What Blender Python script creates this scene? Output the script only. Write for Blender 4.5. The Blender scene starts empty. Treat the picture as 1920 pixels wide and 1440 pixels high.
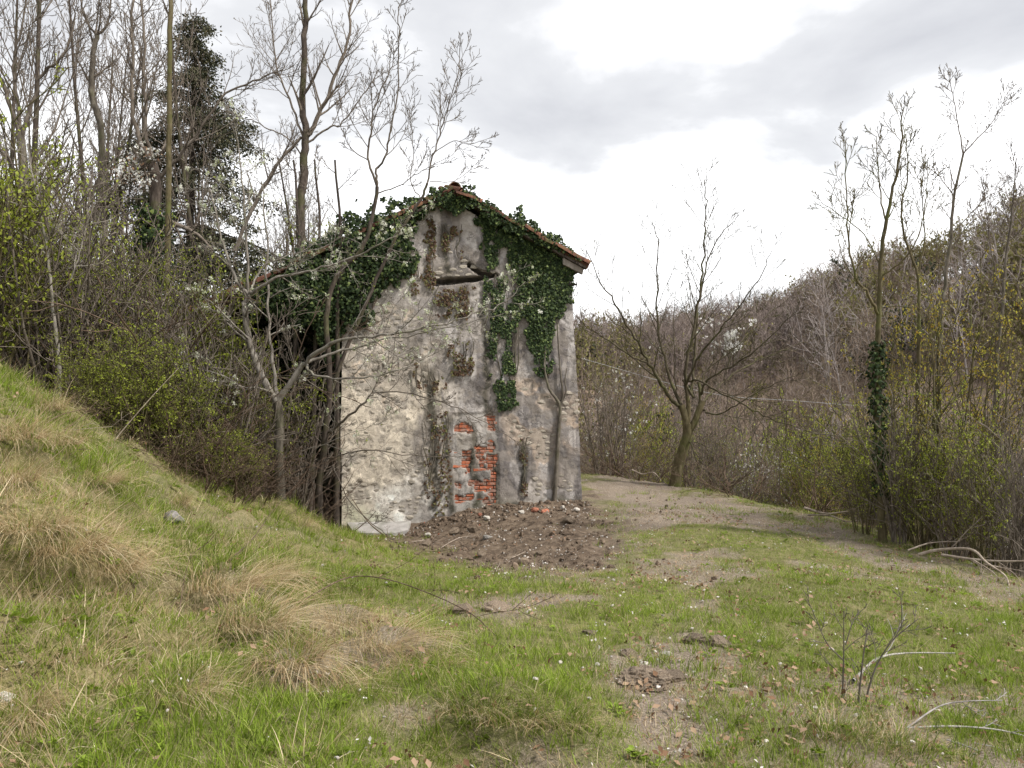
import bpy, math, random
import numpy as np

# ------------------------------------------------------------------ camera, sky, sun, exposure
scene = bpy.context.scene
COL = scene.collection
F = 1507.0            # focal length in pixels of a 1920 wide frame
EYE = 1.6
cam_data = bpy.data.cameras.new('camera')
cam_data.sensor_width = 36.0
cam_data.lens = 36.0 * F / 1920.0
cam_data.clip_start = 0.05
cam_data.clip_end = 3000.0
cam = bpy.data.objects.new('camera', cam_data)
cam.location = (0, 0, EYE)
cam.rotation_euler = (math.radians(90), 0, 0)
COL.objects.link(cam)
scene.camera = cam

SUN_EL, SUN_AZ = math.radians(50), math.radians(112)      # azimuth clockwise from +Y: to the right, a little behind the camera
world = bpy.data.worlds.new('World')
scene.world = world
world.use_nodes = True
wt = world.node_tree
wt.nodes.clear()
def WN(t, **k):
    n = wt.nodes.new(t)
    for a, b in k.items():
        setattr(n, a, b)
    return n
def wmath(op, a, b=None, c=None, clamp=False):
    n = WN('ShaderNodeMath', operation=op, use_clamp=clamp)
    for i, v in enumerate((a, b, c)):
        if v is None:
            continue
        if isinstance(v, (int, float)):
            n.inputs[i].default_value = v
        else:
            wt.links.new(v, n.inputs[i])
    return n.outputs[0]
w_out = WN('ShaderNodeOutputWorld')
w_bg = WN('ShaderNodeBackground')
w_sky = WN('ShaderNodeTexSky', sky_type='NISHITA')
w_sky.sun_disc = False
w_sky.sun_elevation = SUN_EL
w_sky.sun_rotation = SUN_AZ
w_tc = WN('ShaderNodeTexCoord')
w_sep = WN('ShaderNodeSeparateXYZ')
wt.links.new(w_tc.outputs['Generated'], w_sep.inputs[0])
zc = wmath('MAXIMUM', w_sep.outputs[2], 0.0)
zd = wmath('ADD', zc, 0.22)
cu = wmath('SUBTRACT', wmath('DIVIDE', w_sep.outputs[0], zd), 0.33)
cv = wmath('DIVIDE', w_sep.outputs[1], zd)
w_cmb = WN('ShaderNodeCombineXYZ')
wt.links.new(cu, w_cmb.inputs[0]); wt.links.new(cv, w_cmb.inputs[1])
w_cmb.inputs[2].default_value = 14.6
w_n1 = WN('ShaderNodeTexNoise')
w_n1.inputs['Scale'].default_value = 1.5
w_n1.inputs['Detail'].default_value = 7.0
w_n1.inputs['Roughness'].default_value = 0.52
w_n1.inputs['Distortion'].default_value = 0.25
wt.links.new(w_cmb.outputs[0], w_n1.inputs['Vector'])
# the deck thins towards the horizon all round
hz = WN('ShaderNodeMapRange')
hz.interpolation_type = 'SMOOTHSTEP'
wt.links.new(zc, hz.inputs['Value'])
hz.inputs['From Min'].default_value = 0.17
hz.inputs['From Max'].default_value = 0.36
hz.inputs['To Min'].default_value = 0.22
hz.inputs['To Max'].default_value = 0.0
dens = wmath('SUBTRACT', w_n1.outputs['Fac'], hz.outputs[0])
w_rmp = WN('ShaderNodeValToRGB')
wt.links.new(dens, w_rmp.inputs[0])
el = w_rmp.color_ramp.elements
el[0].position, el[0].color = 0.27, (1.22, 1.22, 1.23, 1)
el[1].position, el[1].color = 0.67, (0.45, 0.455, 0.48, 1)
e = el.new(0.42); e.color = (0.82, 0.82, 0.83, 1)
e = el.new(0.50); e.color = (0.59, 0.595, 0.61, 1)
w_sk = WN('ShaderNodeVectorMath', operation='SCALE')
wt.links.new(w_sky.outputs[0], w_sk.inputs[0])
w_sk.inputs['Scale'].default_value = 0.10
w_mix = WN('ShaderNodeMix', data_type='RGBA')
w_mix.inputs['Factor'].default_value = 0.93
wt.links.new(w_sk.outputs[0], w_mix.inputs['A'])
wt.links.new(w_rmp.outputs[0], w_mix.inputs['B'])
wt.links.new(w_mix.outputs['Result'], w_bg.inputs['Color'])
w_bg.inputs['Strength'].default_value = 1.0
wt.links.new(w_bg.outputs[0], w_out.inputs[0])

sun_data = bpy.data.lights.new('sun', 'SUN')
sun_data.energy = 3.7
sun_data.angle = math.radians(5)
sun_data.color = (1.0, 0.95, 0.88)
sun = bpy.data.objects.new('sun', sun_data)
COL.objects.link(sun)
sun.rotation_euler = (math.radians(90) - SUN_EL, 0, -SUN_AZ + math.pi)
sun.location = (20, -20, 40)

scene.view_settings.view_transform = 'Standard'
scene.view_settings.look = 'None'
scene.view_settings.exposure = 0.62
scene.view_settings.gamma = 1.0
scene.cycles.max_bounces = 6
scene.cycles.diffuse_bounces = 3
scene.cycles.transmission_bounces = 3
scene.cycles.transparent_max_bounces = 4
scene.cycles.adaptive_threshold = 0.02
scene.view_settings.use_curve_mapping = False

# ------------------------------------------------------------------ helpers
R = random.Random(7)
NR = np.random.default_rng(7)

def px(x, y, Y):
    """a point at depth Y metres in the direction of photo pixel (x, y)"""
    return ((x - 960.0) / F * Y, Y, EYE - (y - 720.0) / F * Y)

def _hash(ix, iy, s):
    h = (ix.astype(np.int64) * 374761393 + iy.astype(np.int64) * 668265263 + s * 974634541) & 0xFFFFFFFF
    h = ((h ^ (h >> 13)) * 1274126177) & 0xFFFFFFFF
    h = h ^ (h >> 16)
    return (h & 0xFFFF) / 65535.0

def vnoise(x, y, s=0):
    x = np.asarray(x, float); y = np.asarray(y, float)
    ix = np.floor(x); iy = np.floor(y)
    fx = x - ix; fy = y - iy
    fx = fx * fx * (3 - 2 * fx); fy = fy * fy * (3 - 2 * fy)
    a = _hash(ix, iy, s); b = _hash(ix + 1, iy, s); c = _hash(ix, iy + 1, s); d = _hash(ix + 1, iy + 1, s)
    return (a * (1 - fx) + b * fx) * (1 - fy) + (c * (1 - fx) + d * fx) * fy

def fbm(x, y, o=4, s=0, g=0.5):
    t = 0; a = 1.0; n = 0
    for k in range(o):
        t = t + a * vnoise(np.asarray(x) * 2 ** k, np.asarray(y) * 2 ** k, s + k * 17)
        n += a; a *= g
    return t / n

def sstep(a, b, x):
    t = np.clip((np.asarray(x, float) - a) / (b - a), 0, 1)
    return t * t * (3 - 2 * t)

def poly_sd(poly, x, y):
    """signed distance to a polygon, positive inside"""
    x = np.asarray(x, float); y = np.asarray(y, float)
    d = np.full(x.shape, 1e9); ins = np.zeros(x.shape, bool)
    n = len(poly)
    for i in range(n):
        ax, ay = poly[i]; bx, by = poly[(i + 1) % n]
        ex, ey = bx - ax, by - ay
        t = np.clip(((x - ax) * ex + (y - ay) * ey) / (ex * ex + ey * ey + 1e-12), 0, 1)
        d = np.minimum(d, np.hypot(x - ax - t * ex, y - ay - t * ey))
        c = ((ay > y) != (by > y)) & (x < ex * (y - ay) / (ey + 1e-12) + ax)
        ins ^= c
    return np.where(ins, d, -d)

# ------------------------------------------------------------------ object helpers
def tag(o, label=None, cat=None, group=None, kind=None):
    if label: o['label'] = label
    if cat: o['category'] = cat
    if group: o['group'] = group
    if kind: o['kind'] = kind
    return o

def empty(name, loc=(0, 0, 0)):
    o = bpy.data.objects.new(name, None)
    o.empty_display_size = 0.1
    o.location = loc
    COL.objects.link(o)
    return o

def link(name, me, parent=None, mat=None, loc=None):
    o = bpy.data.objects.new(name, me)
    if mat is not None and len(me.materials) == 0:
        me.materials.append(mat)
    if parent is not None:
        o.parent = parent
    if loc is not None:
        o.location = loc
    COL.objects.link(o)
    return o

def mesh_np(name, V, tris=None, quads=None, smooth=True, attrs=None, colors=None):
    """mesh from numpy arrays; attrs are per-vertex floats"""
    me = bpy.data.meshes.new(name)
    V = np.ascontiguousarray(V, dtype=np.float32)
    nt = 0 if tris is None else len(tris)
    nq = 0 if quads is None else len(quads)
    me.vertices.add(len(V))
    me.vertices.foreach_set('co', V.ravel())
    idx = []
    if nt: idx.append(np.asarray(tris, np.int32).ravel())
    if nq: idx.append(np.asarray(quads, np.int32).ravel())
    if idx:
        idx = np.concatenate(idx)
        starts = np.concatenate([np.arange(nt, dtype=np.int32) * 3, nt * 3 + np.arange(nq, dtype=np.int32) * 4])
        me.loops.add(len(idx))
        me.loops.foreach_set('vertex_index', idx)
        me.polygons.add(nt + nq)
        me.polygons.foreach_set('loop_start', starts)
        if smooth:
            me.polygons.foreach_set('use_smooth', np.ones(nt + nq, dtype=bool))
    for k, v in (attrs or {}).items():
        a = me.attributes.new(k, 'FLOAT', 'POINT')
        a.data.foreach_set('value', np.ascontiguousarray(v, dtype=np.float32))
    for k, v in (colors or {}).items():
        a = me.attributes.new(k, 'FLOAT_COLOR', 'POINT')
        c = np.ones((len(V), 4), np.float32); c[:, :3] = v
        a.data.foreach_set('color', c.ravel())
    me.update(calc_edges=True)
    me.validate()
    return me

def copy_tree(o, parent=None):
    c = o.copy()
    COL.objects.link(c)
    c.parent = parent
    for ch in list(o.children):
        copy_tree(ch, c)
    return c

# ------------------------------------------------------------------ materials
def new_mat(name):
    m = bpy.data.materials.new(name)
    m.use_nodes = True
    nt = m.node_tree
    nt.nodes.clear()
    return m, nt

class NT:
    def __init__(s, nt): s.nt = nt
    def n(s, t, **k):
        o = s.nt.nodes.new(t)
        for a, b in k.items(): setattr(o, a, b)
        return o
    def put(s, sock, v):
        if v is None: return
        if isinstance(v, (int, float)): sock.default_value = v
        elif isinstance(v, (tuple, list)):
            sock.default_value = tuple(v) + (1,) if (len(v) == 3 and len(sock.default_value) == 4) else tuple(v)
        else: s.nt.links.new(v, sock)
    def math(s, op, a, b=None, clamp=False):
        o = s.n('ShaderNodeMath', operation=op, use_clamp=clamp)
        s.put(o.inputs[0], a); s.put(o.inputs[1], b)
        return o.outputs[0]
    def noise(s, vec, scale, detail=4.0, rough=0.55, dist=0.0):
        o = s.n('ShaderNodeTexNoise')
        s.put(o.inputs['Vector'], vec)
        o.inputs['Scale'].default_value = scale; o.inputs['Detail'].default_value = detail
        o.inputs['Roughness'].default_value = rough; o.inputs['Distortion'].default_value = dist
        return o.outputs['Fac']
    def ramp(s, fac, stops):
        o = s.n('ShaderNodeValToRGB')
        s.put(o.inputs[0], fac)
        el = o.color_ramp.elements
        el[0].position, el[1].position = stops[0][0], stops[-1][0]
        el[0].color = tuple(stops[0][1]) + (1,); el[1].color = tuple(stops[-1][1]) + (1,)
        for p, c in stops[1:-1]:
            e = el.new(p); e.color = tuple(c) + (1,)
        return o.outputs[0]
    def mix(s, fac, a, b, blend='MIX'):
        o = s.n('ShaderNodeMix', data_type='RGBA', blend_type=blend)
        s.put(o.inputs['Factor'], fac); s.put(o.inputs['A'], a); s.put(o.inputs['B'], b)
        return o.outputs['Result']
    def rng(s, v, a, b, c, d):
        o = s.n('ShaderNodeMapRange')
        s.put(o.inputs[0], v)
        for i, x in zip((1, 2, 3, 4), (a, b, c, d)): o.inputs[i].default_value = x
        return o.outputs[0]
    def attr(s, name, typ='GEOMETRY'):
        o = s.n('ShaderNodeAttribute', attribute_name=name, attribute_type=typ)
        return o
    def bump(s, h, strength=0.4, dist=0.02):
        o = s.n('ShaderNodeBump')
        o.inputs['Strength'].default_value = strength; o.inputs['Distance'].default_value = dist
        s.put(o.inputs['Height'], h)
        return o.outputs[0]
    def out(s, sh):
        o = s.n('ShaderNodeOutputMaterial'); s.nt.links.new(sh, o.inputs[0])
    def bsdf(s, col, rough=0.9, normal=None, spec=0.25):
        o = s.n('ShaderNodeBsdfPrincipled')
        s.put(o.inputs['Base Color'], col); s.put(o.inputs['Roughness'], rough)
        o.inputs['Specular IOR Level'].default_value = spec
        if normal is not None: s.put(o.inputs['Normal'], normal)
        return o.outputs[0]

def hsv_var(N, col, val, lo, hi):
    """multiply colour by a value range"""
    v = N.rng(val, 0, 1, lo, hi)
    o = N.n('ShaderNodeVectorMath', operation='SCALE')
    N.put(o.inputs[0], col); N.put(o.inputs['Scale'], v)
    return o.outputs[0]

def mat_bark(name, c1, c2, c3, scale=14.0, moss=0.0):
    m, nt = new_mat(name); N = NT(nt)
    tc = N.n('ShaderNodeTexCoord').outputs['Object']
    mp = N.n('ShaderNodeMapping'); N.put(mp.inputs[0], tc); mp.inputs['Scale'].default_value = (1, 1, 0.35)
    f = N.noise(mp.outputs[0], scale, 6, 0.65, 0.4)
    g = N.noise(tc, 2.6, 3, 0.5)
    c = N.ramp(f, [(0.30, c1), (0.52, c2), (0.72, c3)])
    oi = N.n('ShaderNodeObjectInfo').outputs['Random']
    c = hsv_var(N, c, oi, 0.82, 1.18)
    if moss:
        k = N.rng(g, 0.50, 0.66, 0, moss)
        c = N.mix(k, c, (0.085, 0.10, 0.025))
    b = N.bump(f, 0.7, 0.012)
    N.out(N.bsdf(c, 0.95, b, 0.15))
    return m

def mat_leaf(name, stops, trans=0.35, rough=0.55, spec=0.3, inst=False):
    """leaves: colour picked by the per-leaf attribute rnd"""
    m, nt = new_mat(name); N = NT(nt)
    a = N.attr('rnd').outputs['Fac']
    c = N.ramp(a, stops)
    if inst:
        t = N.attr('tint', 'INSTANCER').outputs['Fac']
        c = hsv_var(N, c, t, 0.7, 1.3)
    p = N.bsdf(c, rough, None, spec)
    t = N.n('ShaderNodeBsdfTranslucent'); N.put(t.inputs[0], c)
    ms = N.n('ShaderNodeMixShader'); ms.inputs[0].default_value = trans
    nt.links.new(p, ms.inputs[1]); nt.links.new(t.outputs[0], ms.inputs[2])
    N.out(ms.outputs[0])
    return m

def mat_rock(name, c1, c2, c3, scale=9.0, rnd=0.25, moss=0.0, bump=0.6, dust=None):
    m, nt = new_mat(name); N = NT(nt)
    tc = N.n('ShaderNodeTexCoord').outputs['Object']
    oi = N.n('ShaderNodeObjectInfo').outputs['Random']
    ad = N.n('ShaderNodeVectorMath', operation='ADD')
    N.put(ad.inputs[0], tc); N.put(ad.inputs[1], N.math('MULTIPLY', oi, 37.0))
    f = N.noise(ad.outputs[0], scale, 7, 0.62)
    c = N.ramp(f, [(0.28, c1), (0.5, c2), (0.74, c3)])
    c = hsv_var(N, c, oi, 1 - rnd, 1 + rnd)
    if moss:
        g = N.noise(ad.outputs[0], scale * 0.4, 4, 0.6)
        c = N.mix(N.rng(g, 0.5, 0.62, 0, moss), c, (0.07, 0.08, 0.03))
    if dust:
        g = N.noise(ad.outputs[0], scale * 0.7, 6, 0.7)
        c = N.mix(N.rng(g, 0.47, 0.60, 0, 0.75), c, dust)
    N.out(N.bsdf(c, 0.93, N.bump(f, bump, 0.02), 0.2))
    return m

M = {}
M['bark_dark'] = mat_bark('bark_dark', (0.030, 0.024, 0.020), (0.070, 0.056, 0.046), (0.14, 0.115, 0.095), moss=0.35)
M['bark_mid'] = mat_bark('bark_mid', (0.050, 0.043, 0.034), (0.115, 0.100, 0.080), (0.20, 0.18, 0.15), moss=0.3)
M['bark_pale'] = mat_bark('bark_pale', (0.12, 0.106, 0.088), (0.24, 0.218, 0.19), (0.38, 0.352, 0.32), moss=0.25)
M['bark_twig'] = mat_bark('bark_twig', (0.075, 0.062, 0.049), (0.145, 0.122, 0.099), (0.235, 0.205, 0.172))
M['bark_olive'] = mat_bark('bark_olive', (0.05, 0.042, 0.022), (0.105, 0.088, 0.048), (0.17, 0.145, 0.09), moss=0.7)
M['bark_grey'] = mat_bark('bark_grey', (0.16, 0.145, 0.135), (0.30, 0.28, 0.265), (0.42, 0.395, 0.375))
M['bramble'] = mat_bark('bramble', (0.055, 0.036, 0.026), (0.11, 0.077, 0.055), (0.20, 0.155, 0.115))
M['dead_twig'] = mat_bark('dead_twig', (0.16, 0.13, 0.10), (0.30, 0.25, 0.20), (0.44, 0.38, 0.32))
M['leaf_spring'] = mat_leaf('leaf_spring', [(0.0, (0.17, 0.21, 0.025)), (0.5, (0.29, 0.34, 0.042)), (1.0, (0.42, 0.47, 0.075))], 0.5)
M['leaf_gold'] = mat_leaf('leaf_gold', [(0.0, (0.30, 0.18, 0.03)), (0.4, (0.40, 0.33, 0.045)), (1.0, (0.44, 0.45, 0.075))], 0.5)
M['leaf_ivy'] = mat_leaf('leaf_ivy', [(0.0, (0.010, 0.018, 0.007)), (0.55, (0.026, 0.045, 0.014)), (0.85, (0.06, 0.09, 0.03)), (1.0, (0.15, 0.19, 0.06))], 0.15, 0.6, 0.15)
M['leaf_brown_ivy'] = mat_leaf('leaf_brown_ivy', [(0.0, (0.045, 0.022, 0.012)), (0.5, (0.085, 0.045, 0.022)), (0.8, (0.10, 0.085, 0.030)), (1.0, (0.11, 0.12, 0.035))], 0.15, 0.7)
M['leaf_needle'] = mat_leaf('leaf_needle', [(0.0, (0.018, 0.023, 0.012)), (0.55, (0.05, 0.056, 0.026)), (1.0, (0.13, 0.115, 0.065))], 0.1, 0.7)
M['leaf_dead'] = mat_leaf('leaf_dead', [(0.0, (0.11, 0.055, 0.028)), (0.6, (0.24, 0.14, 0.08)), (1.0, (0.40, 0.30, 0.21))], 0.2, 0.8)
M['blossom'] = mat_leaf('blossom', [(0.0, (0.62, 0.64, 0.50)), (0.4, (0.80, 0.80, 0.76)), (1.0, (0.86, 0.85, 0.83))], 0.35, 0.7)
M['bud'] = mat_leaf('bud', [(0.0, (0.30, 0.36, 0.14)), (0.5, (0.55, 0.58, 0.42)), (1.0, (0.80, 0.80, 0.72))], 0.4, 0.7)

# ------------------------------------------------------------------ terrain height
CP = []
for a, b, c in [(960, 1440, 3.3), (1900, 1440, 3.45), (1400, 1440, 3.38), (960, 1300, 4.25), (1400, 1300, 4.35), (1900, 1250, 5.3), (960, 1200, 5.5), (1400, 1200, 5.6),
                (1300, 1100, 7.6), (960, 1092, 7.6), (1700, 1100, 7.9), (1300, 1000, 11.5), (1100, 960, 14), (1200, 920, 17),
                (1500, 975, 13.3), (1120, 890, 20), (1090, 940, 15.1), (930, 950, 14.85), (840, 968, 14.7), (760, 1003, 14.1), (650, 1000, 14.4),
                (780, 1040, 11.4), (870, 1060, 10.4), (400, 1000, 8.5), (600, 1020, 10), (700, 1040, 10.5), (520, 950, 12.3),
                (575, 978, 13.1), (400, 920, 11), (300, 870, 10.5), (150, 785, 9.5), (0, 705, 8.5), (0, 800, 6.8), (0, 900, 5.6),
                (0, 1000, 4.9), (0, 1200, 3.8), (0, 1440, 3.0), (400, 1200, 4.6), (400, 1440, 3.1), (250, 1000, 6.8), (600, 1150, 6.0),
                (700, 1300, 4.2), (500, 1060, 7.2), (1650, 1035, 10.5), (1880, 1110, 8.2)]:
    CP.append(px(a, b, c))
CP += [(x, y, z + EYE) for x, y, z in [(0, -10, -1.4), (7, -10, -1.8), (-8, -10, 0.2), (-12, 5, 1.4), (-14, 12, 1.2), (-8, 12, 0.0), (-9, 17, -0.5),
                                       (-5, 16, -1.9), (-5, 20, -1.8), (-16, 22, 0.7), (-26, 15, 2.6), (-26, 38, 1.2), (-10, 30, -0.8),
                                       (-2, 25, -2.1), (1, 22, -2.35), (7, 4, -1.95), (8, 10, -2.2), (8, 16, -2.3), (4, 20, -2.3), (10, 40, -3)]]
CP = np.array(CP)
def _tps_k(r2): return 0.5 * r2 * np.log(r2 + 1e-9)
_n = len(CP)
_A = np.zeros((_n + 3, _n + 3))
_d2 = (CP[:, None, 0] - CP[None, :, 0]) ** 2 + (CP[:, None, 1] - CP[None, :, 1]) ** 2
_A[:_n, :_n] = _tps_k(_d2) + np.eye(_n) * 0.02
_A[:_n, _n] = 1; _A[:_n, _n + 1:] = CP[:, :2]
_A[_n, :_n] = 1; _A[_n + 1:, :_n] = CP[:, :2].T
_w = np.linalg.solve(_A, np.concatenate([CP[:, 2], np.zeros(3)]))
def tps(x, y):
    x = np.clip(x, -26, 10); y = np.clip(y, -10, 40)
    z = _w[_n] + _w[_n + 1] * x + _w[_n + 2] * y
    for i in range(_n):
        z = z + _w[i] * _tps_k((x - CP[i, 0]) ** 2 + (y - CP[i, 1]) ** 2)
    return z

EDGE_Y = [-40, -10, 0, 5, 8.2, 10.7, 13.8, 17.3, 20, 24, 30, 45, 70, 120]
EDGE_X = [11, 8.0, 6.8, 5.9, 5.35, 5.15, 5.05, 3.95, 2.0, -0.5, -5, -14, -30, -60]
def edge_d(x, y):
    return (x - np.interp(y, EDGE_Y, EDGE_X)) * 0.78
SKY_A = [-180, -90, -40, -32, -17, -2, 4.4, 12.7, 18, 21.4, 24.6, 28.6, 32.5, 45, 90, 180]
SKY_S = [0.08, 0.09, 0.07, 0.06, 0.065, 0.082, 0.096, 0.100, 0.113, 0.144, 0.168, 0.184, 0.212, 0.26, 0.20, 0.08]
BUMPS = []          # tussock mounds on the bank: x, y, height, radius
def H(x, y, detail=True):
    x = np.asarray(x, float); y = np.asarray(y, float)
    zp = tps(x, y)
    d = edge_d(x, y)
    dd = np.where(d > 0, d * d / (d + 1.2), 0.0)
    drop = 11.0 * (1 - np.exp(-dd * 0.62 / 11.0))
    z = zp - drop
    r = np.hypot(x, y)
    ang = np.degrees(np.arctan2(x, y))
    s = np.interp(ang, SKY_A, SKY_S)
    top = s * 128.0 - 8.6 + EYE
    t = sstep(34, 128, r)
    w = sstep(4, 16, d) * sstep(24, 44, r)
    zh = -10.5 + t * (top + 10.5) + (fbm(x * 0.035, y * 0.035, 3, 5) - 0.5) * 7.0 * sstep(40, 80, r) * (1 - 0.6 * sstep(95, 125, r))
    zh = zh - sstep(140, 600, r) * 25
    z = z * (1 - w) + zh * w
    if detail:
        near = 1 - sstep(18, 30, r)
        z = z + near * ((fbm(x * 1.3, y * 1.3, 4, 11) - 0.5) * 0.11 + (fbm(x * 7, y * 7, 3, 31) - 0.5) * 0.035)
        bank = sstep(0.3, 2.2, -x - 0.12 * y) * near
        z = z + bank * (np.abs(fbm(x * 1.5 + 4, y * 1.5, 3, 51) - 0.5) * 0.62 - 0.09)
        for bx, by, a, r in BUMPS:
            z = z + a * np.exp(-((x - bx) ** 2 + (y - by) ** 2) / (r * r))
    return z
def Hs(x, y):
    return float(H(np.array([x]), np.array([y]))[0])
def G(x, y, ymax=40.0):
    """ground point seen at photo pixel (x, y)"""
    Y = np.linspace(1.8, ymax, 900)
    X = (x - 960.0) / F * Y
    Z = EYE - (y - 720.0) / F * Y
    h = H(X, Y)
    k = np.nonzero(Z < h)[0]
    i = k[0] if len(k) else len(Y) - 1
    return (X[i], Y[i], float(h[i]))

_b = []
for a, b, h in [(420, 1110, .20), (485, 1175, .16), (60, 1000, .17), (135, 1055, .18), (215, 1075, .15), (650, 1170, .15), (720, 1205, .12), (25, 830, .15), (900, 1335, .13), (1000, 1345, .12), (330, 1200, .08), (100, 1220, .10), (570, 1240, .10)]:
    p = G(a, b); k = p[1] / 6.0
    _b += [(p[0], p[1], h * (0.7 + .3 * k), 0.30 * (0.7 + .3 * k)), (p[0] - 0.10, p[1] - 0.42, -h * 1.15, 0.27)]
BUMPS += _b
def gpoly(pts): return [G(a, b)[:2] for a, b in pts]
SOIL = gpoly([(700, 985), (760, 975), (850, 945), (935, 932), (1095, 928), (1130, 945), (1160, 985), (1170, 1020), (1150, 1062), (1080, 1082), (950, 1080), (880, 1062), (800, 1050), (745, 1022)])
TRACK = gpoly([(1100, 900), (1180, 893), (1300, 922), (1420, 945), (1530, 985), (1500, 1010), (1420, 1000), (1330, 985), (1240, 1000), (1180, 1010), (1120, 960)])
TRACK2 = gpoly([(1150, 1050), (1420, 1055), (1400, 1085), (1330, 1110), (1320, 1190), (1290, 1190), (1300, 1100), (1180, 1080)])
PATCH1 = gpoly([(830, 1130), (950, 1110), (1080, 1120), (1040, 1160), (970, 1190), (890, 1165)])
PATCH2 = gpoly([(1090, 1250), (1180, 1190), (1330, 1180), (1370, 1200), (1330, 1260), (1280, 1300), (1330, 1350), (1420, 1420), (1330, 1460), (1180, 1440), (1120, 1350), (1140, 1290)])
EDGEBR = gpoly([(1480, 960), (1560, 975), (1660, 1040), (1760, 1060), (1910, 1100), (1910, 1118), (1770, 1085), (1650, 1062), (1540, 1010)])
def masks(x, y):
    n = (fbm(x * 2.3, y * 2.3, 4, 71) - 0.5) * 1.1
    n2 = (fbm(x * 5.5, y * 5.5, 4, 73) - 0.5) * 1.2
    soil = sstep(-0.40, 0.45, poly_sd(SOIL, x, y) + n * 1.2 + n2 * 0.5)
    dirt = np.maximum.reduce([sstep(-0.2, 0.5, poly_sd(TRACK, x, y) + n * 1.6 + n2 * 0.8) * 0.95,
                              sstep(-0.2, 0.3, poly_sd(TRACK2, x, y) + n * 0.9 + n2 * 0.5) * 0.85,
                              sstep(-0.15, 0.3, poly_sd(PATCH1, x, y) + n * 0.7 + n2 * 0.45),
                              sstep(-0.15, 0.3, poly_sd(PATCH2, x, y) + n * 0.7 + n2 * 0.45),
                              sstep(-0.3, 0.2, poly_sd(EDGEBR, x, y) + n * 0.5) * 0.9])
    g = fbm(x * 0.9, y * 0.9, 4, 91)
    dirt = np.maximum.reduce([dirt, sstep(0.58, 0.70, g) * 0.8 * (1 - 0.75 * sstep(0.8, 2.4, -x)),
                      sstep(-0.9, 0.5, poly_sd(SOIL, x, y) + n * 1.2 + n2 * 0.6) * sstep(-1.0, 0.5, x) * 0.9])
    dry = sstep(0.42, 0.62, fbm(x * 0.75 + 7, y * 0.75, 4, 131)) * sstep(0.0, 2.0, -x - 0.02 * y)
    return soil, dirt, dry

def axis(lo, hi, step, a, b, gr):
    v = list(np.arange(lo, hi + 1e-6, step))
    s = step; t = v[-1]
    while t < b:
        s *= gr; t += s; v.append(t)
    s = step; t = v[0]; w = []
    while t > a:
        s *= gr; t -= s; w.append(t)
    return np.array(w[::-1] + v)
xs = axis(-7.5, 6.0, 0.065, -700, 700, 1.10)
ys = axis(2.2, 17.5, 0.06, -60, 800, 1.09)
GX, GY = np.meshgrid(xs, ys)
gx, gy = GX.ravel(), GY.ravel()
gz = H(gx, gy)
m_soil, m_dirt, m_dry = masks(gx, gy)
nearm = 1 - sstep(22, 30, np.hypot(gx, gy))
m_soil *= nearm; m_dirt *= nearm
gz = gz + m_soil * ((fbm(gx * 5, gy * 5, 4, 301) - 0.5) * 0.13 + (fbm(gx * 17, gy * 17, 2, 311) - 0.5) * 0.04) + m_dirt * (fbm(gx * 9, gy * 9, 3, 321) - 0.5) * 0.05
m_far = sstep(0.0, 2.5, edge_d(gx, gy) + (fbm(gx, gy, 3, 77) - 0.5) * 2) + sstep(13, 16, np.hypot(gx, gy)) * (gx < -3.2)
m_far = np.clip(m_far, 0, 1)
nx_, ny_ = len(xs), len(ys)
ii = (np.arange(ny_ - 1)[:, None] * nx_ + np.arange(nx_ - 1)[None, :]).ravel()
quads = np.stack([ii, ii + 1, ii + 1 + nx_, ii + nx_], 1)

def mat_ground():
    m, nt = new_mat('ground'); N = NT(nt)
    tc = N.n('ShaderNodeTexCoord').outputs['Object']
    n1 = N.noise(tc, 1.2, 5, 0.6); n2 = N.noise(tc, 9, 6, 0.65); n3 = N.noise(tc, 46, 4, 0.7); n4 = N.noise(tc, 120, 2, 0.6)
    grass = N.ramp(n2, [(0.3, (0.065, 0.078, 0.020)), (0.5, (0.135, 0.145, 0.045)), (0.7, (0.23, 0.205, 0.10))])
    litter = N.ramp(n3, [(0.3, (0.06, 0.045, 0.03)), (0.5, (0.20, 0.15, 0.095)), (0.72, (0.40, 0.33, 0.24))])
    grass = N.mix(N.rng(n3, 0.45, 0.65, 0.0, 0.55), grass, litter)
    soil = N.ramp(n2, [(0.28, (0.045, 0.033, 0.024)), (0.5, (0.125, 0.092, 0.066)), (0.75, (0.26, 0.205, 0.15))])
    soil = N.mix(N.rng(n4, 0.62, 0.70, 0, 0.8), soil, (0.34, 0.30, 0.26))
    dirt = N.ramp(n3, [(0.25, (0.10, 0.078, 0.062)), (0.5, (0.235, 0.19, 0.15)), (0.75, (0.40, 0.34, 0.28))])
    far = N.ramp(n1, [(0.3, (0.10, 0.074, 0.056)), (0.5, (0.19, 0.142, 0.108)), (0.7, (0.21, 0.18, 0.105))])
    far = N.mix(N.rng(n3, 0.4, 0.65, 0, 0.6), far, (0.26, 0.195, 0.15))
    straw = N.ramp(n3, [(0.3, (0.14, 0.10, 0.05)), (0.6, (0.36, 0.28, 0.16))])
    c = N.mix(N.math('MULTIPLY', N.attr('dry').outputs['Fac'], 0.35), grass, straw)
    c = N.mix(N.attr('dirt').outputs['Fac'], c, dirt)
    c = N.mix(N.attr('soil').outputs['Fac'], c, soil)
    c = N.mix(N.attr('far').outputs['Fac'], c, far)
    h = N.math('ADD', n3, N.math('MULTIPLY', n4, 0.4))
    N.out(N.bsdf(c, 0.97, N.bump(h, 0.8, 0.03), 0.1))
    return m
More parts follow.
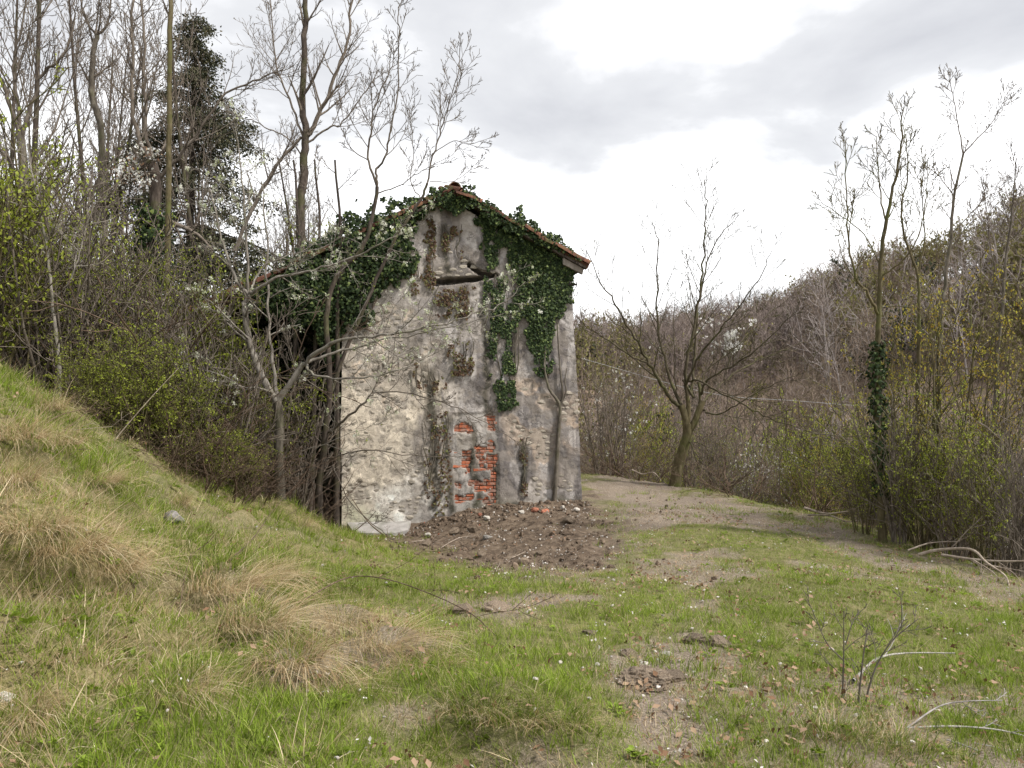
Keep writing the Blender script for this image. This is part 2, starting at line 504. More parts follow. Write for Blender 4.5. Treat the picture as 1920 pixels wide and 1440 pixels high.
ground_me = mesh_np('ground', np.stack([gx, gy, gz], 1), quads=quads,
                    attrs={'soil': m_soil, 'dirt': m_dirt, 'dry': m_dry, 'far': m_far})
ground = tag(link('ground', ground_me, mat=mat_ground()), 'grassy sloping meadow and valley ground with bare soil patches', 'ground', kind='structure')

# ------------------------------------------------------------------ house frame: wall plane u (along), z (up), off (towards the viewer)
WL = np.array([(640 - 960) / F * 14.55, 14.55]); WR = np.array([(1092 - 960) / F * 15.25, 15.25])
WE = (WR - WL) / np.linalg.norm(WR - WL)
WNRM = np.array([WE[1], -WE[0]])
WW = float(np.linalg.norm(WR - WL))
def W3(u, z, off=0.0):
    p = WL + WE * u + WNRM * off
    return (p[0], p[1], z)
def W3a(u, z, off):
    return np.stack([WL[0] + WE[0] * u + WNRM[0] * off, WL[1] + WE[1] * u + WNRM[1] * off, z], 1)
def wuv(a, b, off=0.0):
    """wall coordinates (u, z) seen at photo pixel (a, b)"""
    d = np.array([(a - 960) / F, 1.0])
    q = WL + WNRM * off
    M2 = np.array([[d[0], -WE[0]], [d[1], -WE[1]]])
    t, u = np.linalg.solve(M2, q)
    return (float(u), float(EYE - (b - 720) / F * t))
def wpoly(pts): return [wuv(a, b) for a, b in pts]

UA, ZA = wuv(852, 368)                     # gable apex (top of wall)
UR, ZR = wuv(1094, 505)                    # right end of the roof line
UL, ZL = wuv(330, 612)                     # left end of the long roof slope
SR = (ZA - ZR) / (UR - UA); SL = (ZA - ZL) / (UA - UL)
def roof_z(u):
    u = np.asarray(u, float)
    t = np.where(u < UA, (UA - u) / (UA - UL), (u - UA) / (UR - UA))
    return np.where(u < UA, ZA - (UA - u) * SL, ZA - (u - UA) * SR) - 0.05 * np.sin(np.clip(t, 0, 1) * math.pi) + 0.014 * np.sin(u * 5.3)
DEPTH = 6.4

house = tag(empty('stone_house', W3(WW / 2, Hs(*(WL + WE * WW / 2)))), 'derelict ivy-grown stone house with patchy plaster gable and red tiled roof', 'house')
HL = np.array(house.location)
def hmesh(name, V, parent=house, **k):
    mat = k.pop('mat', None)
    base = HL
    return link(name, mesh_np(name, np.asarray(V, float) - base, **k), parent, mat)

# --- the gable wall: a relief grid
nu, nv = 230, 260
su = np.linspace(0, 1, nu); sv = np.linspace(0, 1, nv)
SU, SV = np.meshgrid(su, sv)
Z0 = -1.35
u_top = SU * WW
ztop = roof_z(np.clip(u_top, 0, WW)) - 0.02
zz = Z0 + SV * (ztop - Z0)
lean = 0.050 * (zz - (EYE - 2.2))
uu = SU * (WW - np.clip(lean, 0, 0.3)) + (1 - SU) * (fbm(zz * 1.1, zz * 0, 3, 3) - 0.5) * 0.05 + SU * (fbm(zz * 1.1, zz * 0 + 9, 3, 4) - 0.5) * 0.06
u_, z_ = uu.ravel(), zz.ravel()
n_big = fbm(u_ * 1.1, z_ * 1.1, 4, 201); n_mid = fbm(u_ * 3.2, z_ * 3.2, 5, 211); n_fine = fbm(u_ * 12, z_ * 12, 4, 221)
n_run = fbm(u_ * 7.5, z_ * 0.45, 4, 231)                      # vertical runs
def zone(pts, soft=0.12, amp=0.5):
    return sstep(-soft, soft, poly_sd(wpoly(pts), u_, z_) + (n_mid - 0.5) * amp)
bare_left = zone([(640, 580), (700, 560), (770, 590), (820, 640), (800, 720), (720, 760), (640, 740)], 0.2, 0.9) * sstep(0.40, 0.56, n_mid)
bare_low = zone([(650, 860), (760, 840), (800, 900), (780, 960), (700, 950), (645, 930)], 0.2, 0.8) * sstep(0.46, 0.6, n_mid)
bare_lintel = zone([(810, 505), (850, 500), (870, 488), (900, 495), (930, 512), (925, 522), (880, 528), (812, 533)], 0.05, 0.18)
bare_right = zone([(960, 740), (1080, 690), (1090, 920), (960, 930)], 0.25, 0.9) * sstep(0.55, 0.66, n_mid)
BR = []      # rectangles of lost plaster over the bricks, photo pixels
for x0, y0, x1, y1 in [(425, 320, 600, 400), (780, 240, 845, 380), (510, 620, 585, 685), (487, 690, 600, 780), (545, 780, 592, 850), (660, 575, 850, 640),
                       (790, 500, 850, 600), (660, 640, 740, 800), (765, 660, 880, 795), (415, 940, 478, 990), (580, 905, 660, 970), (640, 930, 800, 1035),
                       (720, 900, 800, 950), (430, 1080, 612, 1158), (800, 800, 862, 1180), (735, 1120, 805, 1190)]:
    BR.append((780 + x0 / 5.76, 740 + y0 / 5.76, 780 + x1 / 5.76, 740 + y1 / 5.76))
brick_gap = np.zeros_like(u_)
for x0, y0, x1, y1 in BR:
    pu = wpoly([(x0, y0), (x1, y0), (x1, y1), (x0, y1)])
    brick_gap = np.maximum(brick_gap, sstep(-0.012, 0.02, poly_sd(pu, u_, z_) + (n_fine - 0.5) * 0.16 + (n_mid - 0.5) * 0.10 + 0.002))
door = wpoly([(848, 775), (934, 772), (938, 962), (850, 975)])
sd_door = poly_sd(door, u_, z_)
gap_dark = zone([(812, 524), (850, 521), (905, 519), (928, 513), (928, 518), (888, 526), (845, 533), (812, 535)], 0.02, 0.06)
crack_r = zone([(880, 492), (900, 506), (925, 514), (935, 515), (925, 519), (895, 512), (876, 498)], 0.015, 0.04)
bare = np.clip(np.maximum.reduce([bare_left, bare_low, bare_lintel, bare_right * 0.7]), 0, 1)
off = (n_mid - 0.5) * 0.030 + (n_fine - 0.5) * 0.012 + (n_big - 0.5) * 0.07
off = off - bare * (0.010 + 0.016 * n_fine) - 0.035 * brick_gap - 0.016 * sstep(0.0, 0.03, sd_door) - 0.45 * np.maximum(gap_dark, crack_r)
pits = sstep(0.69, 0.76, fbm(u_ * 8, z_ * 8, 3, 261)); off = off - pits * 0.008
flake = sstep(0.52, 0.535, fbm(u_ * 2.1 + 3, z_ * 2.6, 5, 271)); off = off + (flake - 0.5) * 0.008
# albedo of plaster, stains and bare rubble
def mixc(a, b, f): return a * (1 - f[:, None]) + np.asarray(b)[None, :] * f[:, None]
tu = u_ / WW
col = np.tile(np.array([0.375, 0.345, 0.322]), (len(u_), 1))
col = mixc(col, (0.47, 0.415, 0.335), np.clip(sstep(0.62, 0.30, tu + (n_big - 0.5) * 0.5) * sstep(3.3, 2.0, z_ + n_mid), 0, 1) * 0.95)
col = mixc(col, (0.17, 0.155, 0.15), sstep(0.44, 0.56, n_run) * sstep(0.30, 0.50, tu + (n_mid - 0.5) * 0.4) * 0.88)
col = mixc(col, (0.125, 0.112, 0.110), sstep(0.46, 0.58, fbm(u_ * 3.1, z_ * 1.8, 5, 281)) * sstep(0.10, 0.45, tu) * 0.75)
col = mixc(col, (0.47, 0.44, 0.42), sstep(0.50, 0.62, fbm(u_ * 4, z_ * 1.6, 5, 291)) * sstep(0.2, 0.5, tu) * 0.65)
col = mixc(col, (0.44, 0.335, 0.25), zone([(955, 720), (1075, 700), (1085, 800), (1040, 900), (960, 840)], 0.2, 0.9) * sstep(0.47, 0.57, n_mid) * 0.8)
col = mixc(col, (0.56, 0.54, 0.50), zone([(690, 930), (790, 880), (820, 960), (770, 1000), (690, 990)], 0.15, 0.5) * 0.8)
col = mixc(col, (0.30, 0.31, 0.22), zone([(640, 930), (720, 960), (730, 1010), (640, 1010)], 0.2, 0.6) * 0.7)
col = mixc(col, (0.27, 0.245, 0.215), bare * 0.75)
col = mixc(col, (0.46, 0.37, 0.28), bare_left * sstep(0.5, 0.6, n_fine) * 0.6)
col = mixc(col, (0.30, 0.28, 0.255), sstep(0.0, 0.02, sd_door) * 0.6)
col = mixc(col, (0.10, 0.088, 0.078), sstep(0.03, 0.0, np.abs(sd_door)) * sstep(0.4, 0.55, n_mid) * 0.8)
col = mixc(col, (0.23, 0.115, 0.078), brick_gap * 0.9)
blot = sstep(0.56, 0.66, fbm(u_ * 2.0 + 5, z_ * 1.1, 5, 295)); col = mixc(col, (0.115, 0.102, 0.095), blot * sstep(0.05, 0.4, tu) * 0.65)
veil = sstep(0.60, 0.70, fbm(u_ * 6.0, z_ * 4.0, 4, 297)); col = mixc(col, (0.16, 0.145, 0.13), veil * 0.4)
col = mixc(col, (0.10, 0.095, 0.088), pits * 0.4)
drips = np.zeros_like(u_)
for pts in [[(812, 690), (816, 960)], [(838, 780), (846, 965)], [(925, 830), (930, 950)], [(985, 830), (983, 925)], [(905, 560), (915, 780)], [(832, 420), (838, 530)], [(800, 690), (825, 940)], [(890, 800), (893, 955)]]:
    (au, az), (bu, bz) = wuv(*pts[0]), wuv(*pts[1])
    t = np.clip((z_ - az) / (bz - az), 0, 1)
    cu_ = au + (bu - au) * t + (fbm(z_ * 3, z_ * 0 + au * 7, 3, 333) - 0.5) * 0.16
    drips = np.maximum(drips, sstep(0.11, 0.01, np.abs(u_ - cu_) + (n_fine - 0.5) * 0.08) * sstep(bz - 0.1, bz + 0.1, z_) * sstep(az + 0.1, az - 0.1, z_))
col = mixc(col, (0.040, 0.038, 0.026), drips * 0.9)
col = mixc(col, (0.085, 0.085, 0.05), sstep(0.28, 0.0, z_ - (EYE - 2.32) + (n_mid - 0.5) * 0.5) * sstep(0.45, 0.6, tu) * 0.8)
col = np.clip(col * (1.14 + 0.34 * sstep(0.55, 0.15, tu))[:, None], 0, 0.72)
col = col * (0.80 + 0.40 * n_fine[:, None]) * (0.86 + 0.28 * n_mid[:, None])

def mat_wall():
    m, nt = new_mat('weathered_plaster'); N = NT(nt)
    tc = N.n('ShaderNodeTexCoord').outputs['Object']
    a = N.attr('wall_colour').outputs['Color']
    n1 = N.noise(tc, 18, 6, 0.65); n2 = N.noise(tc, 70, 3, 0.7)
    c = hsv_var(N, a, n1, 0.58, 1.38)
    # layers of limewash broken away with crisp edges
    k1 = N.noise(tc, 2.6, 12, 0.66, 0.3); e1 = N.rng(k1, 0.500, 0.512, 0, 1)
    k2 = N.noise(tc, 6.5, 10, 0.62, 0.2); e2 = N.rng(k2, 0.565, 0.575, 0, 1)
    c = N.mix(N.math('MULTIPLY', e1, 0.30), c, (0.33, 0.285, 0.235))
    c = N.mix(N.math('MULTIPLY', e2, 0.42), c, (0.145, 0.125, 0.108))
    cr = N.n('ShaderNodeTexVoronoi', feature='DISTANCE_TO_EDGE'); cr.inputs['Scale'].default_value = 1.7
    wv = N.n('ShaderNodeVectorMath', operation='ADD'); wn = N.n('ShaderNodeTexNoise'); wn.inputs['Scale'].default_value = 3.0; wn.inputs['Detail'].default_value = 6.0
    N.put(wn.inputs['Vector'], tc); N.put(wv.inputs[0], tc); N.put(wv.inputs[1], wn.outputs['Color']); N.put(cr.inputs['Vector'], wv.outputs[0])
    ck = N.math('MULTIPLY', N.rng(cr.outputs['Distance'], 0.0, 0.012, 0.8, 0), N.rng(k1, 0.45, 0.55, 1, 0))
    c = N.mix(ck, c, (0.05, 0.045, 0.04))
    sp = N.rng(n2, 0.58, 0.68, 0, 0.6)
    wh = N.rng(N.noise(tc, 34, 4, 0.7), 0.60, 0.70, 0, 0.35)
    c = N.mix(wh, c, (0.50, 0.47, 0.44))
    c = N.mix(sp, c, (0.075, 0.068, 0.062))
    h = N.math('ADD', n1, N.math('MULTIPLY', n2, 0.5))
    h = N.math('SUBTRACT', h, N.math('ADD', N.math('MULTIPLY', e1, 0.6), N.math('ADD', N.math('MULTIPLY', e2, 0.9), ck)))
    N.out(N.bsdf(c, 0.95, N.bump(h, 0.5, 0.018), 0.15))
    return m
M['wall'] = mat_wall()
wi = (np.arange(nv - 1)[:, None] * nu + np.arange(nu - 1)[None, :]).ravel()
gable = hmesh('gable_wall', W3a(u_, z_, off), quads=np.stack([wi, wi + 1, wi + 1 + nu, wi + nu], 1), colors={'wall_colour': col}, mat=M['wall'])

M['rubble'] = mat_rock('rubble_wall', (0.055, 0.048, 0.042), (0.15, 0.13, 0.11), (0.27, 0.24, 0.20), 4.0, 0.05, 0.4)
def prism_uz(name, pts, off0, off1, parent, mat, rough=0.0):
    """slab with outline pts (u, z) between two offsets from the wall plane"""
    n = len(pts)
    V = [W3(u, z, off0) for u, z in pts] + [W3(u, z, off1) for u, z in pts]
    me = bpy.data.meshes.new(name)
    fs = [list(range(n)), list(range(2 * n - 1, n - 1, -1))] + [[i, i + n, (i + 1) % n + n, (i + 1) % n] for i in range(n)]
    me.from_pydata([tuple(np.array(v) - HL) for v in V], [], fs)
    me.update()
    return link(name, me, parent, mat)
uR0 = WW - 0.04
prism_uz('side_wall', [(uR0 - 0.5, Z0), (uR0, Z0), (uR0 - 0.14, float(roof_z(np.array(uR0)))-0.12), (uR0 - 0.5, float(roof_z(np.array(uR0 - 0.5)))-0.12)], -0.12, -DEPTH, house, M['wall_side'] if 'wall_side' in M else M['rubble'])
prism_uz('side_wall', [(0.04, Z0), (0.5, Z0), (0.5, float(roof_z(np.array(0.5))) - 0.1), (0.04, float(roof_z(np.array(0.04))) - 0.1)], -0.12, -DEPTH, house, M['rubble'])
prism_uz('back_wall', [(UL + 0.4, Z0), (uR0 - 0.52, Z0), (uR0 - 0.52, float(roof_z(np.array(uR0 - .52))) - 0.15), (UA, ZA - 0.15), (UL + 0.4, float(roof_z(np.array(UL + .4))) - 0.15)], -DEPTH + 0.5, -DEPTH, house, M['rubble'])
prism_uz('lean_to_wall', [(UL + 0.45, Z0), (-0.02, Z0), (-0.02, float(roof_z(np.array(-.02))) - 0.12), (UL + 0.45, float(roof_z(np.array(UL + .45))) - 0.12)], -2.3, -2.75, house, M['rubble'])
prism_uz('lean_to_post', [(UL + 0.5, Z0), (UL + 0.85, Z0), (UL + 0.85, float(roof_z(np.array(UL + .85))) - 0.1), (UL + 0.5, float(roof_z(np.array(UL + .5))) - 0.1)], -0.05, -0.4, house, M['rubble'])
M['concrete'] = mat_rock('concrete', (0.20, 0.19, 0.18), (0.30, 0.285, 0.27), (0.40, 0.38, 0.365), 6.0, 0.05, 0.35)
# concrete footing at the left foot of the gable
fz = EYE - 2.62
fv = []
for k, (u0, o0) in enumerate([(0.1, 0.02), (1.25, 0.02), (1.18, 0.42), (0.9, 0.62), (0.25, 0.55)]):
    fv.append((u0, o0))
V = [W3(a, fz - 0.3, b) for a, b in fv] + [W3(a, fz + (0.10 if b < 0.1 else 0.0) + 0.02 * math.sin(7 * a), b) for a, b in fv]
n = len(fv)
me = bpy.data.meshes.new('footing')
me.from_pydata([tuple(np.array(v) - HL) for v in V], [], [list(range(n, 2 * n))] + [[i, (i + 1) % n, (i + 1) % n + n, i + n] for i in range(n)])
link('footing', me, house, M['concrete'])

# --- rock-like pieces shared between stones
def rock_mesh(name, seed, sub=2, amp=0.28, flat=1.0, sharp=1.0):
    import bmesh
    bm = bmesh.new()
    bmesh.ops.create_icosphere(bm, subdivisions=sub, radius=1.0)
    r = random.Random(seed)
    planes = [(np.array([r.gauss(0, 1), r.gauss(0, 1), r.gauss(0, 1)]), r.uniform(0.62, 0.9)) for _ in range(9)]
    for v in bm.verts:
        c = np.array(v.co)
        for d, h in planes:
            d = d / np.linalg.norm(d)
            k = c @ d
            if k > h: c = c - d * (k - h) * sharp
        c = c * (1 + amp * (r.random() - 0.5) * 0.5)
        c[2] *= flat
        v.co = c
    me = bpy.data.meshes.new(name)
    bm.to_mesh(me); bm.free()
    return me
def boxy_mesh(name, sx, sy, sz, seed, jit=0.1):
    """bevelled, slightly worn block"""
    import bmesh
    bm = bmesh.new()
    bmesh.ops.create_cube(bm, size=1.0)
    bmesh.ops.scale(bm, vec=(sx, sy, sz), verts=bm.verts)
    bmesh.ops.bevel(bm, geom=bm.edges[:], offset=min(sx, sy, sz) * 0.14, segments=1, affect='EDGES')
    r = random.Random(seed)
    for v in bm.verts:
        v.co.x += (r.random() - 0.5) * jit * sz; v.co.y += (r.random() - 0.5) * jit * sz; v.co.z += (r.random() - 0.5) * jit * sz
    me = bpy.data.meshes.new(name)
    bm.to_mesh(me); bm.free()
    return me
M['stone'] = mat_rock('wall_stone', (0.20, 0.178, 0.15), (0.33, 0.295, 0.245), (0.46, 0.415, 0.35), 7.0, 0.30, 0.15)
M['brick'] = mat_rock('old_brick', (0.16, 0.050, 0.028), (0.33, 0.098, 0.048), (0.42, 0.16, 0.088), 14.0, 0.40, dust=(0.30, 0.245, 0.205))
wall_rot = math.atan2(WE[1], WE[0])
STONES = [rock_mesh('stone', 40 + k, 1, 0.3) for k in range(8)]
for s in STONES: s.materials.append(M['stone'])
def in_front_off(u, z):
    k = np.argmin((u_ - u) ** 2 + (z_ - z) ** 2)
    return off[k], bare[k], brick_gap[k]
stone_pts = []
def try_stones(poly_px, n, smin, smax, need):
    P2 = np.array(wpoly(poly_px)); lo, hi = P2.min(0), P2.max(0)
    tries = 0
    c = 0
    while c < n and tries < n * 40:
        tries += 1
        u = R.uniform(lo[0], hi[0]); z = R.uniform(lo[1], hi[1])
        if poly_sd([tuple(p) for p in P2], np.array([u]), np.array([z]))[0] < 0: continue
        w = R.uniform(smin, smax); h = w * R.uniform(0.38, 0.62)
        if any(abs(u - a) < (w + c_) * 0.9 and abs(z - b) < (h + d_) * 0.95 for a, b, c_, d_ in stone_pts): continue
        o, b_, g_ = in_front_off(u, z)
        if b_ < need or g_ > 0.3: continue
        stone_pts.append((u, z, w, h)); c += 1
        s = link('stone', R.choice(STONES), gable)
        s.location = np.array(W3(u, z, o - 0.004)) - HL
        s.rotation_euler = (R.uniform(-.15, .15), R.uniform(-0.18, 0.18), wall_rot + R.uniform(-.12, .12))
        s.scale = (w, 0.012 + 0.012 * R.random(), h)
try_stones([(812, 503), (850, 500), (870, 488), (905, 497), (930, 513), (880, 522), (812, 530)], 26, 0.06, 0.13, 0.2)
try_stones([(640, 580), (700, 560), (770, 590), (820, 640), (800, 720), (720, 760), (640, 740)], 85, 0.05, 0.13, 0.30)
try_stones([(645, 850), (770, 830), (810, 900), (780, 970), (645, 970)], 60, 0.05, 0.12, 0.30)
try_stones([(960, 740), (1080, 690), (1088, 925), (960, 930)], 50, 0.045, 0.11, 0.3)
try_stones([(720, 440), (800, 400), (880, 400), (900, 480), (760, 560)], 18, 0.03, 0.07, -1)
try_stones([(650, 760), (820, 740), (820, 850), (650, 850)], 18, 0.03, 0.07, -1)

infill = empty('brick_infill', (0, 0, 0)); infill.parent = house
BRICKS = [boxy_mesh('brick', 0.245, 0.11, 0.055, 60 + k, 0.14) for k in range(4)]
for s in BRICKS: s.materials.append(M['brick'])
du = [p[0] for p in door]; dz = [p[1] for p in door]
zb = min(dz) + 0.02; row = 0
gap_i = brick_gap
while zb < max(dz):
    ub = min(du) - (0.13 if row % 2 else 0)
    while ub < max(du):
        uc, zc_ = ub + 0.125, zb + 0.028
        k = np.nonzero((np.abs(u_ - uc) < 0.12) & (np.abs(z_ - zc_) < 0.026))[0]
        if len(k) and gap_i[k].max() > 0.5:
            o = link('brick', R.choice(BRICKS), infill)
            o.location = np.array(W3(uc, zc_, float(off[k].min()) - 0.036 + R.uniform(0, 0.010))) - HL
            o.rotation_euler = (0, R.uniform(-.02, .02), wall_rot)
        ub += 0.257
    zb += 0.067; row += 1

# --- roof: boards, rafters and clay tiles
M['wood_grey'] = mat_bark('weathered_wood', (0.10, 0.085, 0.07), (0.20, 0.175, 0.15), (0.32, 0.285, 0.25), 8)
M['wood_dark'] = mat_bark('dark_wood', (0.03, 0.024, 0.02), (0.07, 0.056, 0.046), (0.13, 0.11, 0.09), 8)
M['tile'] = mat_rock('clay_tile', (0.035, 0.022, 0.018), (0.105, 0.048, 0.032), (0.23, 0.105, 0.062), 10.0, 0.55, 0.7)
roof = empty('roof', (0, 0, 0)); roof.parent = house
def board_strip(ua, ub):
    us = np.linspace(ua, ub, 13); zs = roof_z(us)
    for k in range(12):
        prism_uz('roof_board', [(us[k], zs[k]), (us[k + 1] - 0.004, zs[k + 1]), (us[k + 1] - 0.004, zs[k + 1] + 0.045), (us[k], zs[k] + 0.045)], 0.20 + R.uniform(-.06, .02), -DEPTH - 0.2, roof, M['wood_dark'])
board_strip(UL, UA); board_strip(UA + 0.004, UR)
for k, o0 in enumerate((0.14, -0.9, -2.0)):
    a = UR - 0.42; z0 = float(roof_z(np.array(a)))
    prism_uz('rafter', [(a, z0 - 0.135), (UR - 0.05, ZR - 0.11), (UR - 0.03, ZR - 0.012), (a, z0 - 0.012)], o0, o0 - 0.1, roof, M['wood_grey'])
def tile_mesh(name, seed):
    r = random.Random(seed)
    n = 7; L = 0.43; th = 0.016
    V = []; 
    for s, (rad, y) in enumerate([(0.095, 0.0), (0.075, L)]):
        for q in (0, 1):
            for i in range(n):
                a = math.pi * i / (n - 1)
                rr = rad - q * th
                V.append((rr * math.cos(a) * (1 + 0.04 * r.random()), y + 0.012 * r.random() * (1 if s else -1), rr * math.sin(a)))
    fs = []
    o = lambda s, q, i: s * 2 * n + q * n + i
    for i in range(n - 1):
        fs.append((o(0, 0, i), o(0, 0, i + 1), o(1, 0, i + 1), o(1, 0, i)))
        fs.append((o(0, 1, i + 1), o(0, 1, i), o(1, 1, i), o(1, 1, i + 1)))
        for s in (0, 1):
            fs.append((o(s, 0, i), o(s, 1, i), o(s, 1, i + 1), o(s, 0, i + 1)))
    for i in (0, n - 1):
        fs.append((o(0, 0, i), o(1, 0, i), o(1, 1, i), o(0, 1, i)))
    me = bpy.data.meshes.new(name)
    me.from_pydata(V, [], fs); me.update()
    me.materials.append(M['tile'])
    return me
TILES = [tile_mesh('tile', k) for k in range(4)]
from mathutils import Matrix, Vector
def tile_matrix(u, o0, side, lift, jit=1.0, flip=False):
    """tile lying on the slope: its length runs up the slope"""
    sl = SL if side < 0 else SR
    up = Vector((WE[0], WE[1], 0)) * (-side) + Vector((0, 0, sl)); up.normalize()
    back = Vector((-WNRM[0], -WNRM[1], 0))
    nrm = back.cross(up) if side > 0 else up.cross(back)
    if nrm.z < 0: nrm = -nrm
    xax = up.cross(nrm)
    mt = Matrix((xax, up, nrm)).transposed()
    if flip: mt = mt @ Matrix.Rotation(math.pi, 3, 'Y')
    mt = mt @ Matrix.Rotation(R.uniform(-.13, .13) * jit, 3, 'Z') @ Matrix.Rotation(R.uniform(-.08, .08) * jit, 3, 'X')
    z = float(roof_z(np.array(u))) + 0.055 + lift
    p = np.array(W3(u, z, o0)) - HL
    m4 = mt.to_4x4(); m4.translation = Vector(p)
    return m4
far_tiles = []
for side in (-1, 1):
    u_e = UL if side < 0 else UR
    n_row = int(abs(u_e - UA) * 1.13 / 0.33)
    for c in range(0, 31):
        o0 = 0.16 - c * 0.21
        for k in range(n_row):
            u = u_e - side * (k * 0.33 / math.sqrt(1 + (SL if side < 0 else SR) ** 2) - 0.06)
            for flip in (False, True):
                if flip and c % 1: continue
                m4 = tile_matrix(u, o0 - (0.105 if flip else 0), side, 0.06 if flip else 0.045 + 0.012 * R.random(), 1.3 if c < 3 else 0.5, flip)
                if c < 3 and not (flip and c > 0):
                    t = link('tile', R.choice(TILES), roof); t.matrix_local = m4
                elif not flip:
                    far_tiles.append(m4)
tv, tf = [], []
base_t = TILES[0]
bv = np.array([v.co for v in base_t.vertices]); bf = np.array([list(p.vertices) for p in base_t.polygons])
for m4 in far_tiles:
    mm = np.array(m4)
    tf.append(bf + len(tv) * len(bv)); tv.append(bv @ mm[:3, :3].T + mm[:3, 3])
tag(link('tiling', mesh_np('tiling', np.concatenate(tv), quads=np.concatenate(tf), smooth=False), roof, M['tile']), kind='stuff')
# ridge tiles, the front one knocked up on end
for k in range(14):
    m4 = Matrix.Rotation(math.atan2(-WNRM[1], -WNRM[0]) - math.pi / 2, 4, 'Z')
    t = link('ridge_tile', R.choice(TILES), roof)
    o0 = 0.10 - k * 0.40
    m4 = Matrix.Translation(Vector(np.array(W3(UA, ZA + 0.13, o0)) - HL)) @ m4 @ Matrix.Scale(1.25, 4)
    t.matrix_local = m4
for a, b, rz, ry in [(838, 366, 0.3, 0.5), (852, 357, 1.2, -0.55), (864, 360, 0.9, 0.3), (885, 375, 1.9, 0.2)]:
    u, z = wuv(a, b, 0.25)
    t = link('broken_tile', R.choice(TILES), roof)
    t.matrix_local = Matrix.Translation(Vector(np.array(W3(u, z + 0.02, 0.22)) - HL)) @ Matrix.Rotation(wall_rot, 4, 'Z') @ Matrix.Rotation(rz, 4, 'Z') @ Matrix.Rotation(ry, 4, 'X') @ Matrix.Scale(0.8, 4)

# ------------------------------------------------------------------ tubes (branches, stems, cables)
class Tubes:
    def __init__(s): s.b = {}
    def add(s, pts, radii, sides=4):
        s.b.setdefault((len(pts), sides), []).append((pts, radii))
    def arrays(s):
        VS, QS = [], []; base = 0
        for (n, k), L in s.b.items():
            P = np.array([q[0] for q in L], float); Rr = np.array([q[1] for q in L], float)
            T = np.empty_like(P)
            T[:, 1:-1] = P[:, 2:] - P[:, :-2]; T[:, 0] = P[:, 1] - P[:, 0]; T[:, -1] = P[:, -1] - P[:, -2]
            T /= np.linalg.norm(T, axis=2, keepdims=True) + 1e-9
            D = P[:, -1] - P[:, 0]
            ref = np.where(np.abs(D[:, 2:3]) > 0.8 * np.linalg.norm(D, axis=1, keepdims=True), np.array([[1.0, 0.13, 0]]), np.array([[0.05, 0.1, 1.0]]))
            A = np.cross(T, ref[:, None, :]); A /= np.linalg.norm(A, axis=2, keepdims=True) + 1e-9
            B = np.cross(T, A)
            th = np.arange(k) * 2 * math.pi / k
            V = P[:, :, None, :] + Rr[:, :, None, None] * (A[:, :, None, :] * np.cos(th)[None, None, :, None] + B[:, :, None, :] * np.sin(th)[None, None, :, None])
            N = len(L)
            VS.append(V.reshape(-1, 3))
            i = np.arange(N)[:, None, None] * (n * k) + np.arange(n - 1)[None, :, None] * k
            j = np.arange(k)[None, None, :]
            j2 = (j + 1) % k
            q = np.stack([i + j, i + j2, i + j2 + k, i + j + k], -1).reshape(-1, 4) + base
            QS.append(q); base += N * n * k
        if not VS: return np.zeros((0, 3)), np.zeros((0, 4), int)
        return np.concatenate(VS), np.concatenate(QS)
    def build(s, name, mat, parent, base=(0, 0, 0)):
        V, Q = s.arrays()
        return link(name, mesh_np(name, V - np.array(base), quads=Q), parent, mat)

def nrm(v):
    l = math.sqrt(v[0] * v[0] + v[1] * v[1] + v[2] * v[2]) + 1e-12
    return (v[0] / l, v[1] / l, v[2] / l)
def curve(pts, n):
    """Catmull-Rom through pts, n points"""
    P = np.array(pts, float)
    if len(P) < 3: 
        t = np.linspace(0, 1, n)[:, None]
        return P[0] * (1 - t) + P[-1] * t
    Q = np.vstack([2 * P[0] - P[1], P, 2 * P[-1] - P[-2]])
    t = np.linspace(0, len(P) - 1 - 1e-6, n); i = t.astype(int); f = (t - i)[:, None]
    a, b, c, d = Q[i], Q[i + 1], Q[i + 2], Q[i + 3]
    return 0.5 * (2 * b + (c - a) * f + (2 * a - 5 * b + 4 * c - d) * f ** 2 + (3 * b - a - 3 * c + d) * f ** 3)

class Sp:
    """how a kind of tree branches, per level"""
    def __init__(s, seg, wander, up, nch, start, ang, lr, rr, sides, minr, decay=0.55):
        s.seg, s.wander, s.up, s.nch, s.start, s.ang, s.lr, s.rr, s.sides, s.minr, s.decay = seg, wander, up, nch, start, ang, lr, rr, sides, minr, decay
        s.depth = len(seg)

def grow(T, p, d, L, r, lv, S, rng, tips, trunk=None):
    n = S.seg[lv]; wd = S.wander[lv]; up = S.up[lv]
    pts = [p]; dirs = [d]; st = L / n
    u = rng.random
    for i in range(n):
        d = nrm((d[0] + (u() - .5) * 2 * wd, d[1] + (u() - .5) * 2 * wd, d[2] + (u() - .5) * 2 * wd + up))
        p = (p[0] + d[0] * st, p[1] + d[1] * st, p[2] + d[2] * st)
        pts.append(p); dirs.append(d)
    r1 = max(S.minr, r * 0.28)
    rad = [max(S.minr, r + (r1 - r) * i / n) for i in range(n + 1)]
    (trunk if (lv == 0 and trunk is not None) else T).add(pts, rad, S.sides[lv])
    if lv + 1 >= S.depth:
        tips.append((pts, dirs)); return
    sprout(T, pts, dirs, rad, L, lv, S, rng, tips)

